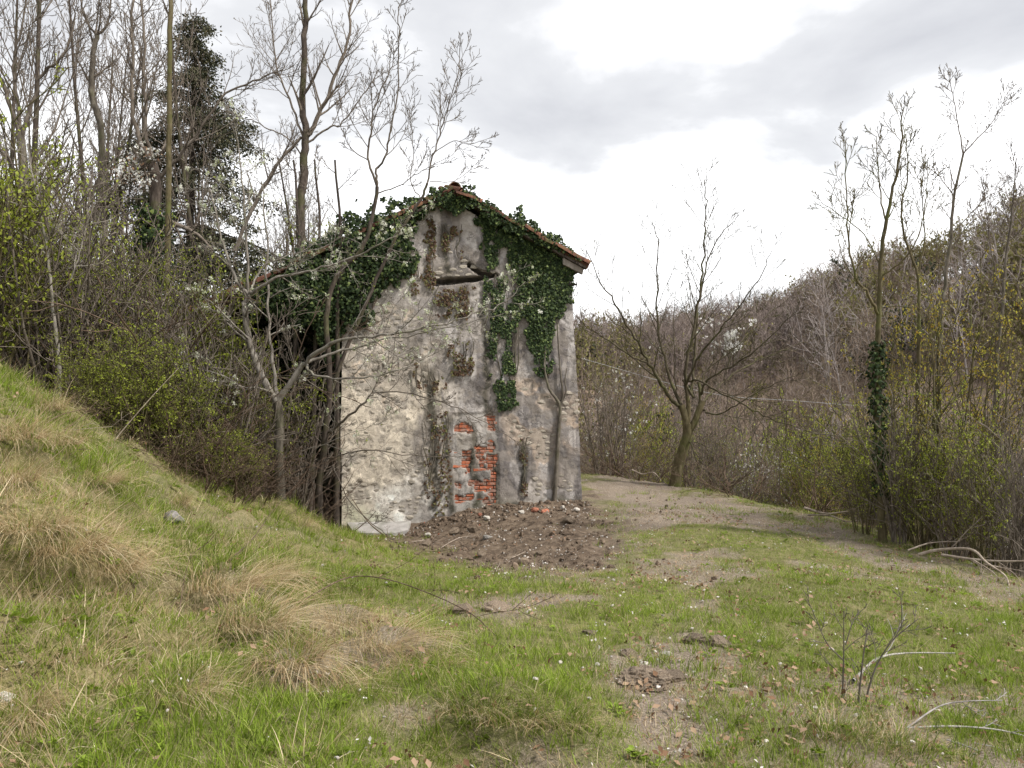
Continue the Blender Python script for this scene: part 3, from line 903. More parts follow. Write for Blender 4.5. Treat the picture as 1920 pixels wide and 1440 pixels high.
def sprout(T, pts, dirs, rad, L, lv, S, rng, tips, nch=None, start=None):
    n = len(pts) - 1; u = rng.random
    nc = nch if nch is not None else S.nch[lv]
    st = start if start is not None else S.start[lv]
    nc = int(nc * (0.75 + 0.5 * u()) + 0.5)
    az = u() * 6.283
    for k in range(nc):
        t = st + (1 - st) * (k + u()) / max(nc, 1)
        f = t * n; i = min(int(f), n - 1); f -= i
        a, b = pts[i], pts[i + 1]
        q = (a[0] + (b[0] - a[0]) * f, a[1] + (b[1] - a[1]) * f, a[2] + (b[2] - a[2]) * f)
        dd = dirs[min(i + 1, n)]
        az += 2.4 + (u() - .5) * 1.2
        ref = (0.0, 0.0, 1.0) if abs(dd[2]) < 0.9 else (1.0, 0.0, 0.0)
        s1 = nrm((dd[1] * ref[2] - dd[2] * ref[1], dd[2] * ref[0] - dd[0] * ref[2], dd[0] * ref[1] - dd[1] * ref[0]))
        s2 = (dd[1] * s1[2] - dd[2] * s1[1], dd[2] * s1[0] - dd[0] * s1[2], dd[0] * s1[1] - dd[1] * s1[0])
        ca, sa = math.cos(az), math.sin(az)
        pr = (s1[0] * ca + s2[0] * sa, s1[1] * ca + s2[1] * sa, s1[2] * ca + s2[2] * sa)
        an = math.radians(S.ang[lv] * (0.7 + 0.6 * u()))
        cd = (dd[0] * math.cos(an) + pr[0] * math.sin(an), dd[1] * math.cos(an) + pr[1] * math.sin(an), dd[2] * math.cos(an) + pr[2] * math.sin(an))
        cl = L * S.lr[lv] * (1 - S.decay * t) * (0.65 + 0.7 * u())
        rl = rad[i] + (rad[i + 1] - rad[i]) * f
        grow(T, q, cd, cl, max(S.minr, rl * S.rr[lv]), lv + 1, S, rng, tips)

def leaf_mesh(name, P, size, rng, kind='diamond', facing=None, jitter=1.0, down=None, rnd=None):
    """many leaves as one mesh; P (n,3), size (n,)"""
    P = np.asarray(P, float); n = len(P)
    size = np.broadcast_to(size, (n,)) * rng.uniform(0.65, 1.35, n)
    if facing is None:
        Nn = rng.normal(0, 1, (n, 3))
    else:
        Nn = np.asarray(facing, float) + rng.normal(0, 0.45 * jitter, (n, 3))
    Nn /= np.linalg.norm(Nn, axis=1, keepdims=True)
    dn = (np.tile(np.array([[0, 0, -1.0]]), (n, 1)) if down is None else np.asarray(down, float)) + rng.normal(0, 0.55, (n, 3))
    Yv = dn - (dn * Nn).sum(1, keepdims=True) * Nn; Yv /= np.linalg.norm(Yv, axis=1, keepdims=True) + 1e-9
    Xv = np.cross(Yv, Nn)
    if kind == 'ivy':
        tv = np.array([(0, -0.08, 0), (.50, .0, -.06), (.36, .45, -.03), (0, 1.0, -.10), (-.36, .45, -.03), (-.50, .0, -.06), (0, .38, .07)])
        tt = np.array([(6, 0, 1), (6, 1, 2), (6, 2, 3), (6, 3, 4), (6, 4, 5), (6, 5, 0)])
    elif kind == 'flower':
        tv = np.array([(0, 0, 0), (.5, .15, .12), (.3, .5, .1), (-.1, .55, .12), (-.5, .3, .1), (-.45, -.25, .12), (0, -.5, .1), (.4, -.3, .12)])
        tt = np.array([(0, 1, 2), (0, 3, 4), (0, 5, 6), (0, 6, 7)])
    else:
        tv = np.array([(0, 0, 0), (.30, .45, .05), (0, 1.0, -.05), (-.30, .45, .05)])
        tt = np.array([(0, 1, 2), (0, 2, 3)])
    V = P[:, None, :] + size[:, None, None] * (tv[None, :, 0:1] * Xv[:, None, :] + tv[None, :, 1:2] * Yv[:, None, :] + tv[None, :, 2:3] * Nn[:, None, :])
    k = len(tv)
    Tt = (np.arange(n)[:, None, None] * k + tt[None]).reshape(-1, 3)
    rv = rng.random(n) if rnd is None else rnd
    return mesh_np(name, V.reshape(-1, 3), tris=Tt, smooth=False, attrs={'rnd': np.repeat(rv, k)})

def tip_points(tips, rng, per, spread=0.0):
    """points along the last twigs"""
    out = []
    for pts, dirs in tips:
        k = per if per >= 1 else (1 if rng.random() < per else 0)
        for _ in range(int(k)):
            f = rng.random() ** 0.7 * (len(pts) - 1); i = min(int(f), len(pts) - 2); f -= i
            a, b = pts[i], pts[i + 1]
            out.append((a[0] + (b[0] - a[0]) * f + rng.normal() * spread, a[1] + (b[1] - a[1]) * f + rng.normal() * spread, a[2] + (b[2] - a[2]) * f + rng.normal() * spread))
    return np.array(out) if out else np.zeros((0, 3))

# ------------------------------------------------------------------ ivy and creeper on the house
def in_poly_points(poly, n, rng):
    A = np.array(poly); lo, hi = A.min(0), A.max(0)
    out = []
    tot = 0
    while tot < n:
        q = rng.uniform(lo, hi, (n * 2, 2))
        k = poly_sd(poly, q[:, 0], q[:, 1]) + (fbm(q[:, 0] * 4, q[:, 1] * 4, 3, 17) - 0.5) * 0.62 + (fbm(q[:, 0] * 11, q[:, 1] * 7, 2, 19) - 0.5) * 0.3
        q = q[k > 0]; out.append(q); tot += len(q)
    return np.concatenate(out)[:n]
def ivy(label, polys, dens, size, thick, mat, name='ivy', stems=6, thin=0.0, off0=0.02, group=None, cat='ivy'):
    rng = np.random.default_rng(len(label) * 13 + len(polys))
    P, Nn = [], []
    root = None
    TL = []
    for pp in polys:
        po = wpoly(pp)
        A = np.array(po)
        area = 0.5 * abs(np.dot(A[:, 0], np.roll(A[:, 1], 1)) - np.dot(A[:, 1], np.roll(A[:, 0], 1)))
        n = max(12, int(area * dens))
        q = in_poly_points(po, n, rng)
        if thin: 
            keep = fbm(q[:, 0] * 9, q[:, 1] * 2.2, 3, 23) > thin
            q = q[keep]
        o = np.abs(rng.normal(0, 1, len(q))) * thick * 0.6 + 0.02
        # bulge
        sd = np.clip(poly_sd(po, q[:, 0], q[:, 1]), 0, 0.4) / 0.4
        o = o * (0.35 + 0.65 * sd) + off0
        P.append(W3a(q[:, 0], q[:, 1], o))
        lo, hi = A.min(0), A.max(0)
        for _ in range(stems):
            c = q[rng.integers(len(q))]
            t = np.linspace(0, 1, 7)
            ze = min(hi[1], float(roof_z(c[0])) - 0.15)
            zs = c[1] + (max(ze, c[1] + 0.1) - c[1]) * t
            us = c[0] + (fbm(zs * 2.2, zs * 0 + c[0] * 9, 3, 41) - 0.5) * 0.35
            pts = W3a(us, zs, np.full(7, 0.03))
            T1_ = Tubes(); T1_.add([tuple(x) for x in pts], list(np.linspace(0.012, 0.005, 7)), 4); TL.append(T1_)
    P = np.concatenate(P)
    b = P[np.argmin(P[:, 2])]
    root = tag(empty(name, tuple(b)), label, cat, group)
    fac = np.tile(np.array([[WNRM[0], WNRM[1], 0.35]]), (len(P), 1))
    link('foliage', leaf_mesh('foliage', P - b, size, rng, 'ivy', fac, 0.75), root, mat)
    for T1_ in TL: T1_.build('stem', M['bark_mid'], root, b)
    return root

z2 = lambda L: [(560 + a / 3.349, 330 + b / 3.349) for a, b in L]
ivy('dense dark green ivy curtain under the right roof slope', [
    z2([(1240, 250), (1300, 290), (1450, 360), (1600, 440), (1720, 510), (1728, 600), (1695, 720), (1650, 860), (1610, 930), (1595, 1050), (1560, 1210), (1535, 1260), (1490, 1130), (1450, 1000), (1385, 900), (1345, 700), (1315, 580), (1275, 430), (1240, 350)]),
    z2([(1100, 240), (1250, 250), (1250, 370), (1225, 420), (1245, 640), (1205, 590), (1160, 440), (1110, 330)])], 3400, 0.042, 0.05, M['leaf_ivy'], stems=14, thin=0.24)
ivy('long strip of green ivy hanging down the middle of the gable', [
    z2([(1165, 640), (1250, 620), (1295, 700), (1290, 850), (1375, 980), (1380, 1200), (1350, 1330), (1300, 1480), (1225, 1490), (1200, 1440), (1230, 1250), (1195, 1150), (1185, 1000), (1160, 850)]),
    [(1012, 560), (1030, 570), (1036, 640), (1030, 700), (1022, 690), (1018, 640)], [(960, 560), (985, 570), (975, 640), (966, 700), (958, 640)]],
    3000, 0.038, 0.035, M['leaf_ivy'], stems=12, thin=0.45)
ivy('thick ivy mass swallowing the left eave of the house', [
    [(600, 445), (660, 405), (720, 378), (800, 372), (815, 395), (785, 425), (772, 450), (765, 490), (745, 530), (715, 560), (690, 600), (650, 625), (610, 600), (585, 560), (560, 540), (570, 480)]],
    3000, 0.046, 0.30, M['leaf_ivy'], stems=14)
ivy('ivy sheet trailing down the long left roof slope over the lean-to', [
    [(440, 548), (520, 500), (600, 452), (640, 600), (628, 690), (600, 660), (585, 610), (540, 600), (500, 585), (455, 572)]],
    2300, 0.046, 0.22, M['leaf_ivy'], stems=10, off0=0.14)
def lean_ivy():
    # dark ivy over the shaded wall of the lean-to
    rng = np.random.default_rng(8)
    n = 5200
    u = rng.uniform(UL + 0.5, 0.0, n); z = rng.uniform(-1.0, 1.0, n); z = -0.9 + (roof_z(u) - 0.15 + 0.9) * rng.random(n)
    k = fbm(u * 1.5, z * 1.5, 3, 801) > 0.40
    P = W3a(u[k], z[k], -2.28 + 0.25 * rng.random(k.sum()))
    b = P[np.argmin(P[:, 2])]
    root = tag(empty('ivy', tuple(b)), 'shaded dark ivy covering the recessed lean-to wall in the hollow', 'ivy')
    link('foliage', leaf_mesh('foliage', P - b, 0.06, rng, 'ivy', np.tile([[WNRM[0], WNRM[1], .3]], (len(P), 1))), root, M['leaf_ivy'])
    for a in (-2.6, -1.7, -0.8):
        T = Tubes(); T.add([W3(a + 0.1 * math.sin(j), -1.0 + j * 0.45, -2.27) for j in range(7)], [0.02] * 7, 5); T.build('stem', M['bark_dark'], root, b)
lean_ivy()
ivy('brown withered creeper streaking the gable below the apex', [
    [(798, 405), (816, 405), (816, 470), (810, 530), (802, 565), (794, 500)], [(828, 420), (860, 425), (866, 470), (856, 500), (840, 490), (832, 450)],
    [(770, 500), (785, 540), (800, 560), (796, 570), (775, 540)]], 1700, 0.040, 0.03, M['leaf_brown_ivy'], name='creeper', stems=5, thin=0.42, cat='creeper')
ivy('brown withered creeper patch between the lintel gap and the bricks', [
    [(805, 555), (890, 535), (893, 600), (860, 602), (830, 590), (808, 575)], [(843, 640), (892, 640), (893, 690), (870, 704), (842, 690), (838, 665)],
    [(770, 680), (802, 700), (806, 730), (790, 725), (772, 700)], [(812, 700), (842, 700), (836, 740), (815, 735)]], 1500, 0.040, 0.04, M['leaf_brown_ivy'], name='creeper', stems=6, thin=0.47, cat='creeper')
ivy('thin creeper runners climbing beside the bricked-up doorway', [
    [(795, 830), (815, 780), (838, 770), (846, 860), (838, 970), (812, 985), (800, 900)], [(975, 820), (990, 830), (988, 925), (974, 930)]], 520, 0.04, 0.03, M['leaf_brown_ivy'], name='creeper', stems=5, thin=0.42, cat='creeper')
ivy('ivy tufts sprouting along the ridge and right verge', [
    [(800, 372), (850, 352), (880, 352), (905, 372), (960, 402), (1000, 425), (1040, 450), (1075, 472), (1082, 492), (1030, 472), (960, 432), (900, 402), (860, 398), (820, 402)]],
    2600, 0.043, 0.13, M['leaf_ivy'], stems=4, thin=0.22, off0=0.17)
# the old woody stem
st_root = tag(empty('woody_ivy', tuple(np.array(W3(*wuv(1040, 938), 0.05)))), 'thick woody ivy stem climbing the right side of the gable', 'ivy')
T = Tubes()
for pts, r0, r1 in [([(1038, 945), (1042, 880), (1047, 800), (1049, 762), (1040, 745), (1028, 728), (1020, 690), (1022, 650)], 0.045, 0.016),
                    ([(1049, 762), (1054, 740), (1050, 700), (1046, 650), (1043, 600)], 0.024, 0.010), ([(1049, 762), (1060, 735), (1058, 715), (1062, 690)], 0.016, 0.008)]:
    c = curve([W3(*wuv(a, b), 0.05) for a, b in pts], 18)
    T = Tubes(); T.add([tuple(x) for x in c], list(np.linspace(r0, r1, 18)), 7)
    T.build('stem', M['bark_mid'], st_root, tuple(st_root.location))

# iron bracket with a hook under the right eave
M['iron'] = mat_rock('rusty_iron', (0.012, 0.010, 0.010), (0.030, 0.024, 0.021), (0.06, 0.045, 0.036), 30, 0.1)
hk = Tubes()
def wp(a, b, o): return W3(*wuv(a, b), o)
hk.add([wp(1062, 534, 0.03), wp(1080, 534, 0.03)], [0.02, 0.02], 6)
c = curve([wp(1080, 530, 0.03), wp(1081, 536, 0.03), wp(1077, 542, 0.03), wp(1075, 549, 0.03), wp(1077, 555, 0.03), wp(1081, 554, 0.03), wp(1082, 547, 0.03)], 18)
hk.add([tuple(x) for x in c], [0.008] * 18, 6)
hk.build('iron_hook', M['iron'], house, HL)

# ------------------------------------------------------------------ trees traced limb by limb, twigs grown
S_FRUIT = Sp([6, 5, 4, 3], [.10, .16, .22, .25], [0, .03, .05, .05], [9, 6, 4, 0], [.2, .15, .15, 0], [50, 50, 48, 40], [.45, .45, .5, .5], [.5, .6, .6, .6], [6, 4, 3, 3], 0.0032)
S_ASH = Sp([7, 5, 4, 3], [.08, .12, .16, .2], [.05, .10, .12, .1], [9, 6, 4, 0], [.15, .2, .2, 0], [42, 40, 42, 40], [.42, .5, .5, .5], [.5, .6, .62, .6], [6, 4, 3, 3], 0.0042)
S_ASHY = Sp([7, 5, 4, 3], [.08, .12, .14, .16], [.05, .08, .08, .06], [7, 5, 3, 0], [.25, .2, .25, 0], [38, 36, 38, 36], [.36, .56, .6, .5], [.45, .58, .6, .6], [6, 4, 3, 3], 0.0040)

def traced_tree(name, label, limbs, Yb, S, mat, twig_mat=None, seed=1, cat='tree', leaves=None, group=None, up=None, trunk_n=1, thick=1.0):
    """limbs: (pixel points with optional depth offset, r0, r1, twigs) ; the first trunk_n are the trunk"""
    rng = random.Random(seed); nrg = np.random.default_rng(seed)
    T0, T1, tips = Tubes(), Tubes(), []
    base = None
    for k, (pts, r0, r1, nt_) in enumerate(limbs):
        w = [px(p[0], p[1], Yb + (p[2] if len(p) > 2 else 0.0)) for p in pts]
        if k == 0:
            gz0 = Hs(w[0][0], w[0][1])
            base = (w[0][0], w[0][1], gz0)
            w[0] = (w[0][0], w[0][1], min(w[0][2], gz0 - 0.12))
        n = max(8, len(w) * 4)
        c = curve(w, n)
        L = float(np.linalg.norm(np.diff(c, axis=0), axis=1).sum())
        wob = L * 0.008
        c[1:-1] += nrg.normal(0, wob * 0.5, (n - 2, 3)) * (0.3 if k < trunk_n else 1)
        rad = [(r0 + (r1 - r0) * (i / (n - 1)) ** 0.85) * thick for i in range(n)]
        if k == 0: rad[0] *= 1.5; rad[1] *= 1.15
        cl = [tuple(x) for x in c]
        (T0 if k < trunk_n else T1).add(cl, rad, 9 if r0 > 0.05 else 6)
        ds = [nrm(tuple(c[min(i + 1, n - 1)] - c[max(i - 1, 0)])) for i in range(n)]
        if nt_:
            sprout(T1, cl, ds, rad, min(L, 3.6 if Yb > 16 else 2.1), 0, S, rng, tips, nch=nt_, start=0.25 if k >= trunk_n else 0.6)
    root = tag(empty(name, base), label, cat, group)
    T0.build('trunk', mat, root, base)
    T1.build('crown', twig_mat or mat, root, base)
    for i, (lname, m, per, size, kind) in enumerate(leaves or []):
        P = tip_points(tips, nrg, per, 0.012)
        if len(P) and lname == 'blossom': P = np.repeat(P, 4, 0) + nrg.normal(0, 0.022, (len(P) * 4, 3))
        if len(P):
            link(lname, leaf_mesh(lname, P - np.array(base), size, nrg, kind), root, M[m])
    return root, tips

# fruit tree in front of the gable
M['bark_fruit'] = mat_bark('bark_fruit', (0.085, 0.074, 0.062), (0.18, 0.162, 0.14), (0.30, 0.275, 0.245), moss=0.2)
traced_tree('fruit_tree', 'forked fruit tree with budding pale branches in front of the gable', [
    ([(529, 958), (524, 900), (522, 850), (524, 800), (520, 752)], 0.10, 0.078, 0),
    ([(520, 756), (496, 715), (480, 680), (468, 640), (460, 600), (458, 572), (466, 552)], 0.068, 0.045, 5),
    ([(466, 552), (446, 530), (430, 490), (412, 440, .2), (400, 380, .3), (385, 330, .4)], 0.038, 0.010, 9),
    ([(466, 552), (482, 543, -.1), (520, 521, -.2), (580, 509, -.3), (640, 490, -.4), (700, 465, -.5), (745, 440, -.5), (802, 419, -.4)], 0.034, 0.007, 12),
    ([(463, 560), (480, 520, .3), (500, 495, .4), (540, 480, .5), (600, 465, .6), (650, 440, .6)], 0.022, 0.006, 9),
    ([(470, 640), (430, 600, -.3), (400, 570, -.4), (370, 550, -.5)], 0.02, 0.006, 7),
    ([(466, 552), (462, 480, -.1), (458, 400, -.2), (452, 310, -.2), (440, 230, -.2)], 0.03, 0.008, 9),
    ([(520, 752), (545, 718), (565, 686)], 0.062, 0.05, 2),
    ([(565, 686), (600, 657, -.2), (640, 637, -.3), (700, 630, -.4), (780, 618, -.4), (850, 602, -.3), (900, 585, -.2), (955, 560, 0), (985, 528, .1)], 0.040, 0.006, 13),
    ([(565, 686), (620, 664, .2), (690, 645, .3), (760, 630, .3), (850, 612, .3), (945, 588, .4)], 0.034, 0.006, 12),
    ([(575, 680), (584, 700, -.3), (640, 711, -.5), (700, 706, -.6), (760, 690, -.6), (800, 665, -.5), (822, 638, -.5)], 0.026, 0.006, 10),
    ([(719, 627, -.4), (738, 578, -.4), (774, 537, -.3)], 0.011, 0.004, 5),
    ([(520, 752), (512, 680, .2), (505, 600, .3), (502, 520, .4), (500, 440, .4), (490, 340, .4)], 0.040, 0.012, 8),
    ([(513, 740), (480, 725, -.4), (460, 728, -.5), (420, 705, -.6), (370, 690, -.7), (345, 680, -.8)], 0.022, 0.007, 8),
    ([(528, 860), (600, 835, -.2), (660, 812, -.3), (720, 790, -.3)], 0.010, 0.004, 4)],
    12.3, S_FRUIT, M['bark_mid'], M['bark_fruit'], 3, thick=0.85,
    leaves=[('blossom', 'bud', 0.15, 0.045, 'flower'), ('foliage', 'leaf_spring', 0.10, 0.03, 'diamond')])

# slim trees rising past the left eave
traced_tree('slim_tree', 'slim tree rising from the hollow beside the gable with arching lower branches', [
    ([(602, 990), (598, 930), (605, 860), (612, 800), (618, 740), (615, 660), (612, 600), (622, 540), (645, 500), (679, 464), (697, 410), (707, 350)], 0.075, 0.038, 0),
    ([(707, 350), (690, 300), (696, 248), (704, 198), (728, 140), (745, 90)], 0.030, 0.008, 14),
    ([(707, 350), (704, 321), (722, 292), (731, 248), (744, 187), (748, 76), (747, 29), (760, -20)], 0.030, 0.008, 16),
    ([(710, 362), (745, 350), (780, 328), (800, 315), (850, 290)], 0.014, 0.005, 8),
    ([(690, 300), (660, 280), (640, 240), (630, 200)], 0.012, 0.005, 6),
    ([(612, 812), (650, 785, -.3), (690, 748, -.4), (708, 736, -.4), (770, 739, -.4), (850, 762, -.3), (920, 800, -.2), (985, 838, -.1)], 0.028, 0.005, 13),
    ([(655, 848, -.2), (700, 845, -.4), (780, 853, -.4), (860, 856, -.4), (905, 848, -.3)], 0.015, 0.006, 3),
    ([(610, 860), (625, 858, -.1), (655, 848, -.2)], 0.016, 0.014, 0),
    ([(625, 872), (650, 930, -.4), (690, 975, -.6), (730, 1005, -.8)], 0.014, 0.006, 3),
    ([(618, 740), (560, 700, -.3), (540, 640, -.3), (530, 590, -.2)], 0.014, 0.005, 6)],
    13.2, S_ASHY, M['bark_dark'], M['bark_twig'], 5, thick=.8)
traced_tree('slim_tree', 'leaning slender stem that rises past the roof apex', [
    ([(560, 985), (575, 900), (600, 800), (640, 680), (690, 560), (735, 460), (765, 410), (789, 373), (801, 344)], 0.055, 0.026, 0),
    ([(801, 344), (815, 286), (828, 240), (840, 201), (859, 140), (862, 90)], 0.024, 0.007, 15),
    ([(815, 286), (850, 265), (880, 270), (930, 255)], 0.010, 0.004, 6),
    ([(789, 373), (770, 340), (775, 290), (770, 230), (765, 190)], 0.014, 0.005, 10),
    ([(806, 340), (850, 340), (880, 320), (905, 310)], 0.009, 0.004, 5)],
    13.9, S_ASHY, M['bark_dark'], M['bark_twig'], 6, thick=.8)
for a0, a1, Yt, sd, lab in [(548, 556, 14.4, 61, 'dark ivy-hung stem in the hollow right behind the fruit tree'), (583, 596, 14.7, 62, 'dark thin trunk in the hollow midway between fruit tree and wall'), (628, 634, 14.3, 63, 'dark thin trunk standing against the left corner of the gable')]:
    traced_tree('dark_trunk', lab, [([(a0, 975), (a0 + 3, 850), ((a0 + a1) / 2, 700), (a1, 560), (a1 + 4, 440), (a1 - 6, 300)], 0.065, 0.018, 7),
                                    ([((a0 + a1) / 2, 720), (a0 - 25, 640, .2), (a0 - 35, 540, .3), (a0 - 30, 430, .3)], 0.025, 0.008, 6)], Yt, S_ASHY, M['bark_dark'], M['bark_twig'], sd)
# tall dark tree
traced_tree('tall_tree', 'tall dark forked tree left of the roof reaching above the frame', [
    ([(578, 640), (572, 520), (563, 420), (569, 320), (573, 262), (567, 204), (570, 87), (573, 0), (576, -140)], 0.125, 0.045, 9),
    ([(573, 262), (582, 246), (597, 216), (611, 186), (637, 122), (652, 73), (662, 0), (672, -80)], 0.060, 0.018, 16),
    ([(575, 268), (620, 238), (640, 233), (684, 175), (710, 130)], 0.024, 0.008, 10),
    ([(570, 262), (545, 190), (520, 130), (512, 60), (505, -40)], 0.03, 0.010, 14),
    ([(440, 470), (480, 379), (518, 312), (565, 257)], 0.045, 0.03, 9),
    ([(571, 300), (540, 260), (500, 240), (470, 225), (430, 220)], 0.020, 0.006, 9)],
    17.5, S_ASH, M['bark_dark'], M['bark_twig'], 8)
traced_tree('pole_tree', 'straight pole-like grey trunk in front of the conifer', [
    ([(310, 640), (312, 560), (316, 400), (318, 200), (320, 0), (322, -160)], 0.070, 0.035, 4)], 15.5, S_ASH, M['bark_olive'], M['bark_twig'], 9)
ivt, _ = traced_tree('old_tree', 'gnarled dark tree with an ivy-clad trunk left of the conifer', [
    ([(284, 640), (285, 520), (290, 420), (292, 345), (285, 300)], 0.15, 0.10, 0),
    ([(285, 300), (262, 260), (248, 200), (250, 120), (246, 40), (250, -80)], 0.055, 0.02, 12),
    ([(286, 305), (276, 250), (272, 160), (270, 60), (262, -60)], 0.045, 0.02, 12),
    ([(290, 400), (330, 420), (370, 440), (400, 470)], 0.07, 0.02, 6),
    ([(290, 420), (250, 418), (228, 392), (220, 360), (235, 300)], 0.05, 0.015, 8),
    ([(292, 340), (330, 300), (370, 250), (420, 180), (480, 150), (530, 130)], 0.045, 0.010, 14)],
    17.0, S_ASH, M['bark_dark'], M['bark_twig'], 10)
traced_tree('crooked_tree', 'crooked bare tree with an elbow bend and upswept fork', [
    ([(196, 640), (195, 480), (192, 400), (190, 300), (190, 262), (183, 215), (172, 180), (171, 140), (176, 95), (182, 65)], 0.085, 0.05, 5),
    ([(182, 65), (197, 52), (206, 25), (209, -30)], 0.035, 0.015, 7), ([(182, 65), (165, 45), (152, 5), (146, -40)], 0.03, 0.012, 7),
    ([(180, 62), (184, 20), (188, -40)], 0.02, 0.01, 5)], 17.8, S_ASH, M['bark_mid'], M['bark_twig'], 12)
traced_tree('wide_tree', 'bare tree at the left frame edge forking into three wide limbs', [
    ([(66, 640), (56, 500), (48, 400), (42, 290), (36, 245)], 0.11, 0.075, 0),
    ([(36, 245), (18, 195), (4, 150), (-25, 90), (-40, 20)], 0.05, 0.015, 12), ([(38, 240), (30, 170), (26, 110), (45, 30), (52, -40)], 0.035, 0.012, 12),
    ([(42, 260), (58, 200), (80, 138), (112, 113), (135, 60), (140, 0)], 0.045, 0.012, 13), ([(48, 380), (20, 300), (-10, 260)], 0.03, 0.01, 8)],
    16.2, S_ASH, M['bark_mid'], M['bark_twig'], 13)
bl, bl_tips = traced_tree('cherry_tree', 'dark leaning tree carrying a white blossom cluster', [
    ([(135, 640), (142, 520), (148, 450), (165, 412), (205, 372), (242, 330), (285, 298), (318, 275)], 0.095, 0.035, 8),
    ([(150, 440), (148, 380), (135, 330), (95, 305)], 0.03, 0.01, 8), ([(242, 330), (270, 250), (310, 215)], 0.02, 0.008, 7)],
    16.6, S_ASH, M['bark_dark'], M['bark_twig'], 14)
rgn = np.random.default_rng(5)
cp = np.array([px(a, b, 16.4) for a, b in [(235, 310), (250, 325), (225, 320), (262, 335), (275, 338), (245, 300), (285, 288), (270, 280), (230, 335)]])
P = np.repeat(cp, 26, 0) + rgn.normal(0, 0.10, (len(cp) * 26, 3))
link('blossom', leaf_mesh('blossom', P - np.array(bl.location), 0.05, rgn, 'flower'), bl, M['blossom'])
P = np.repeat(cp, 16, 0) + rgn.normal(0, 0.12, (len(cp) * 16, 3))
link('foliage', leaf_mesh('foliage', P - np.array(bl.location), 0.055, rgn), bl, M['leaf_dead'])
traced_tree('sapling', 'pale young tree standing on the bank at the far left', [
    ([(112, 745), (110, 690), (108, 650), (100, 590), (96, 545), (88, 470), (76, 400), (62, 340), (52, 270)], 0.034, 0.010, 8),
    ([(98, 560), (128, 532), (148, 480), (160, 430), (178, 380)], 0.016, 0.005, 9), ([(90, 480), (70, 460), (45, 430)], 0.012, 0.004, 6)],
    10.6, S_FRUIT, M['bark_pale'], M['bark_pale'], 15, leaves=[('foliage', 'leaf_spring', 0.5, 0.03, 'diamond')])

# ivy wrapped round a trunk: leaves set about a centre line
def trunk_ivy(label, line, Yb, r, n, seed, size=0.06):
    rng = np.random.default_rng(seed)
    c = curve([px(a, b, Yb) for a, b in line], 60)
    t = rng.random(n) * 59; i = t.astype(int); i = np.minimum(i, 58)
    q = c[i] + (c[i + 1] - c[i]) * (t - i)[:, None]
    d = rng.normal(0, 1, (n, 3)); d[:, 2] *= 0.25; d /= np.linalg.norm(d, axis=1, keepdims=True)
    env = 0.55 + 0.75 * fbm(t * 0.22, d[:, 0] * 1.5 + 4, 3, seed)
    q = q + d * (r * env * rng.uniform(0.5, 1.15, n))[:, None]
    b = tuple(c[0])
    root = tag(empty('ivy', b), label, 'ivy')
    link('foliage', leaf_mesh('foliage', q - np.array(b), size, rng, 'ivy', d + np.array([0, 0, .3])), root, M['leaf_ivy'])
    for k in range(3):
        a = k * 2.1
        T = Tubes(); T.add([tuple(c[j] + 0.06 * np.array([math.cos(a + j * .1), math.sin(a + j * .1), 0])) for j in range(0, 60, 5)], [0.012] * 12, 4); T.build('stem', M['bark_mid'], root, b)
    return root
trunk_ivy('dark ivy sleeve on the gnarled tree trunk beside the pole trunk', [(284, 630), (284, 540), (286, 480), (287, 430), (288, 395)], 17.0, 0.42, 1700, 3, 0.075)
trunk_ivy('dark ivy clump low on the left tree trunk', [(240, 640), (242, 600), (244, 560), (246, 530)], 16.0, 0.3, 600, 4, 0.07)

# conifer behind the wood
def conifer():
    rng = random.Random(4); nrg = np.random.default_rng(4)
    Yc = 23.0
    bx, by, _ = px(348, 600, Yc); bz = Hs(bx, by)
    top = px(368, 15, Yc)
    root = tag(empty('spruce_tree', (bx, by, bz)), 'tall ragged dark spruce behind the bare trees', 'tree')
    T0, T1 = Tubes(), Tubes()
    c = curve([(bx, by, bz - .1), (bx + .1, by, bz + 4), (bx + .2, by, bz + 8), (top[0], top[1], top[2])], 24)
    T0.add([tuple(x) for x in c], list(np.linspace(0.17, 0.015, 24)), 8)
    pts, dn, fac = [], [], []
    Ht = top[2] - bz
    for k in range(230):
        t = 0.20 + 0.79 * rng.random() ** 0.9
        f = t * 23; i = min(int(f), 22); p = c[i] + (c[i + 1] - c[i]) * (f - i)
        a = rng.random() * 6.283
        L = (1 - t) ** 0.85 * 4.9 * (0.35 + 0.8 * rng.random()) + 0.3
        q = [tuple(p)]; d = nrm((math.cos(a), math.sin(a), 0.12))
        for s in range(6):
            d = nrm((d[0] + (rng.random() - .5) * .2, d[1] + (rng.random() - .5) * .2, d[2] - 0.14 + (0.10 if s > 3 else 0)))
            q.append((q[-1][0] + d[0] * L / 6, q[-1][1] + d[1] * L / 6, q[-1][2] + d[2] * L / 6))
        T1.add(q, list(np.linspace(0.03 * (1 - t) + .008, 0.004, 7)), 4)
        if rng.random() < 0.30: continue
        m = int(L * 230)
        for _ in range(m):
            s = (0.15 + 0.85 * rng.random()) * 6; j = min(int(s), 5); s -= j
            a0, b0 = q[j], q[j + 1]
            w = 0.075 * (1 + L * 0.4)
            pts.append((a0[0] + (b0[0] - a0[0]) * s + rng.gauss(0, w), a0[1] + (b0[1] - a0[1]) * s + rng.gauss(0, w), a0[2] + (b0[2] - a0[2]) * s - abs(rng.gauss(0, .16))))
            dn.append((math.cos(a) * .6, math.sin(a) * .6, -0.9))
    T0.build('trunk', M['bark_dark'], root, (bx, by, bz)); T1.build('branch_whorl', M['bark_dark'], root, (bx, by, bz))
    P = np.array(pts)
    link('crown', leaf_mesh('crown', P - np.array((bx, by, bz)), 0.075, nrg, 'diamond', down=np.array(dn)), root, M['leaf_needle'])
conifer()

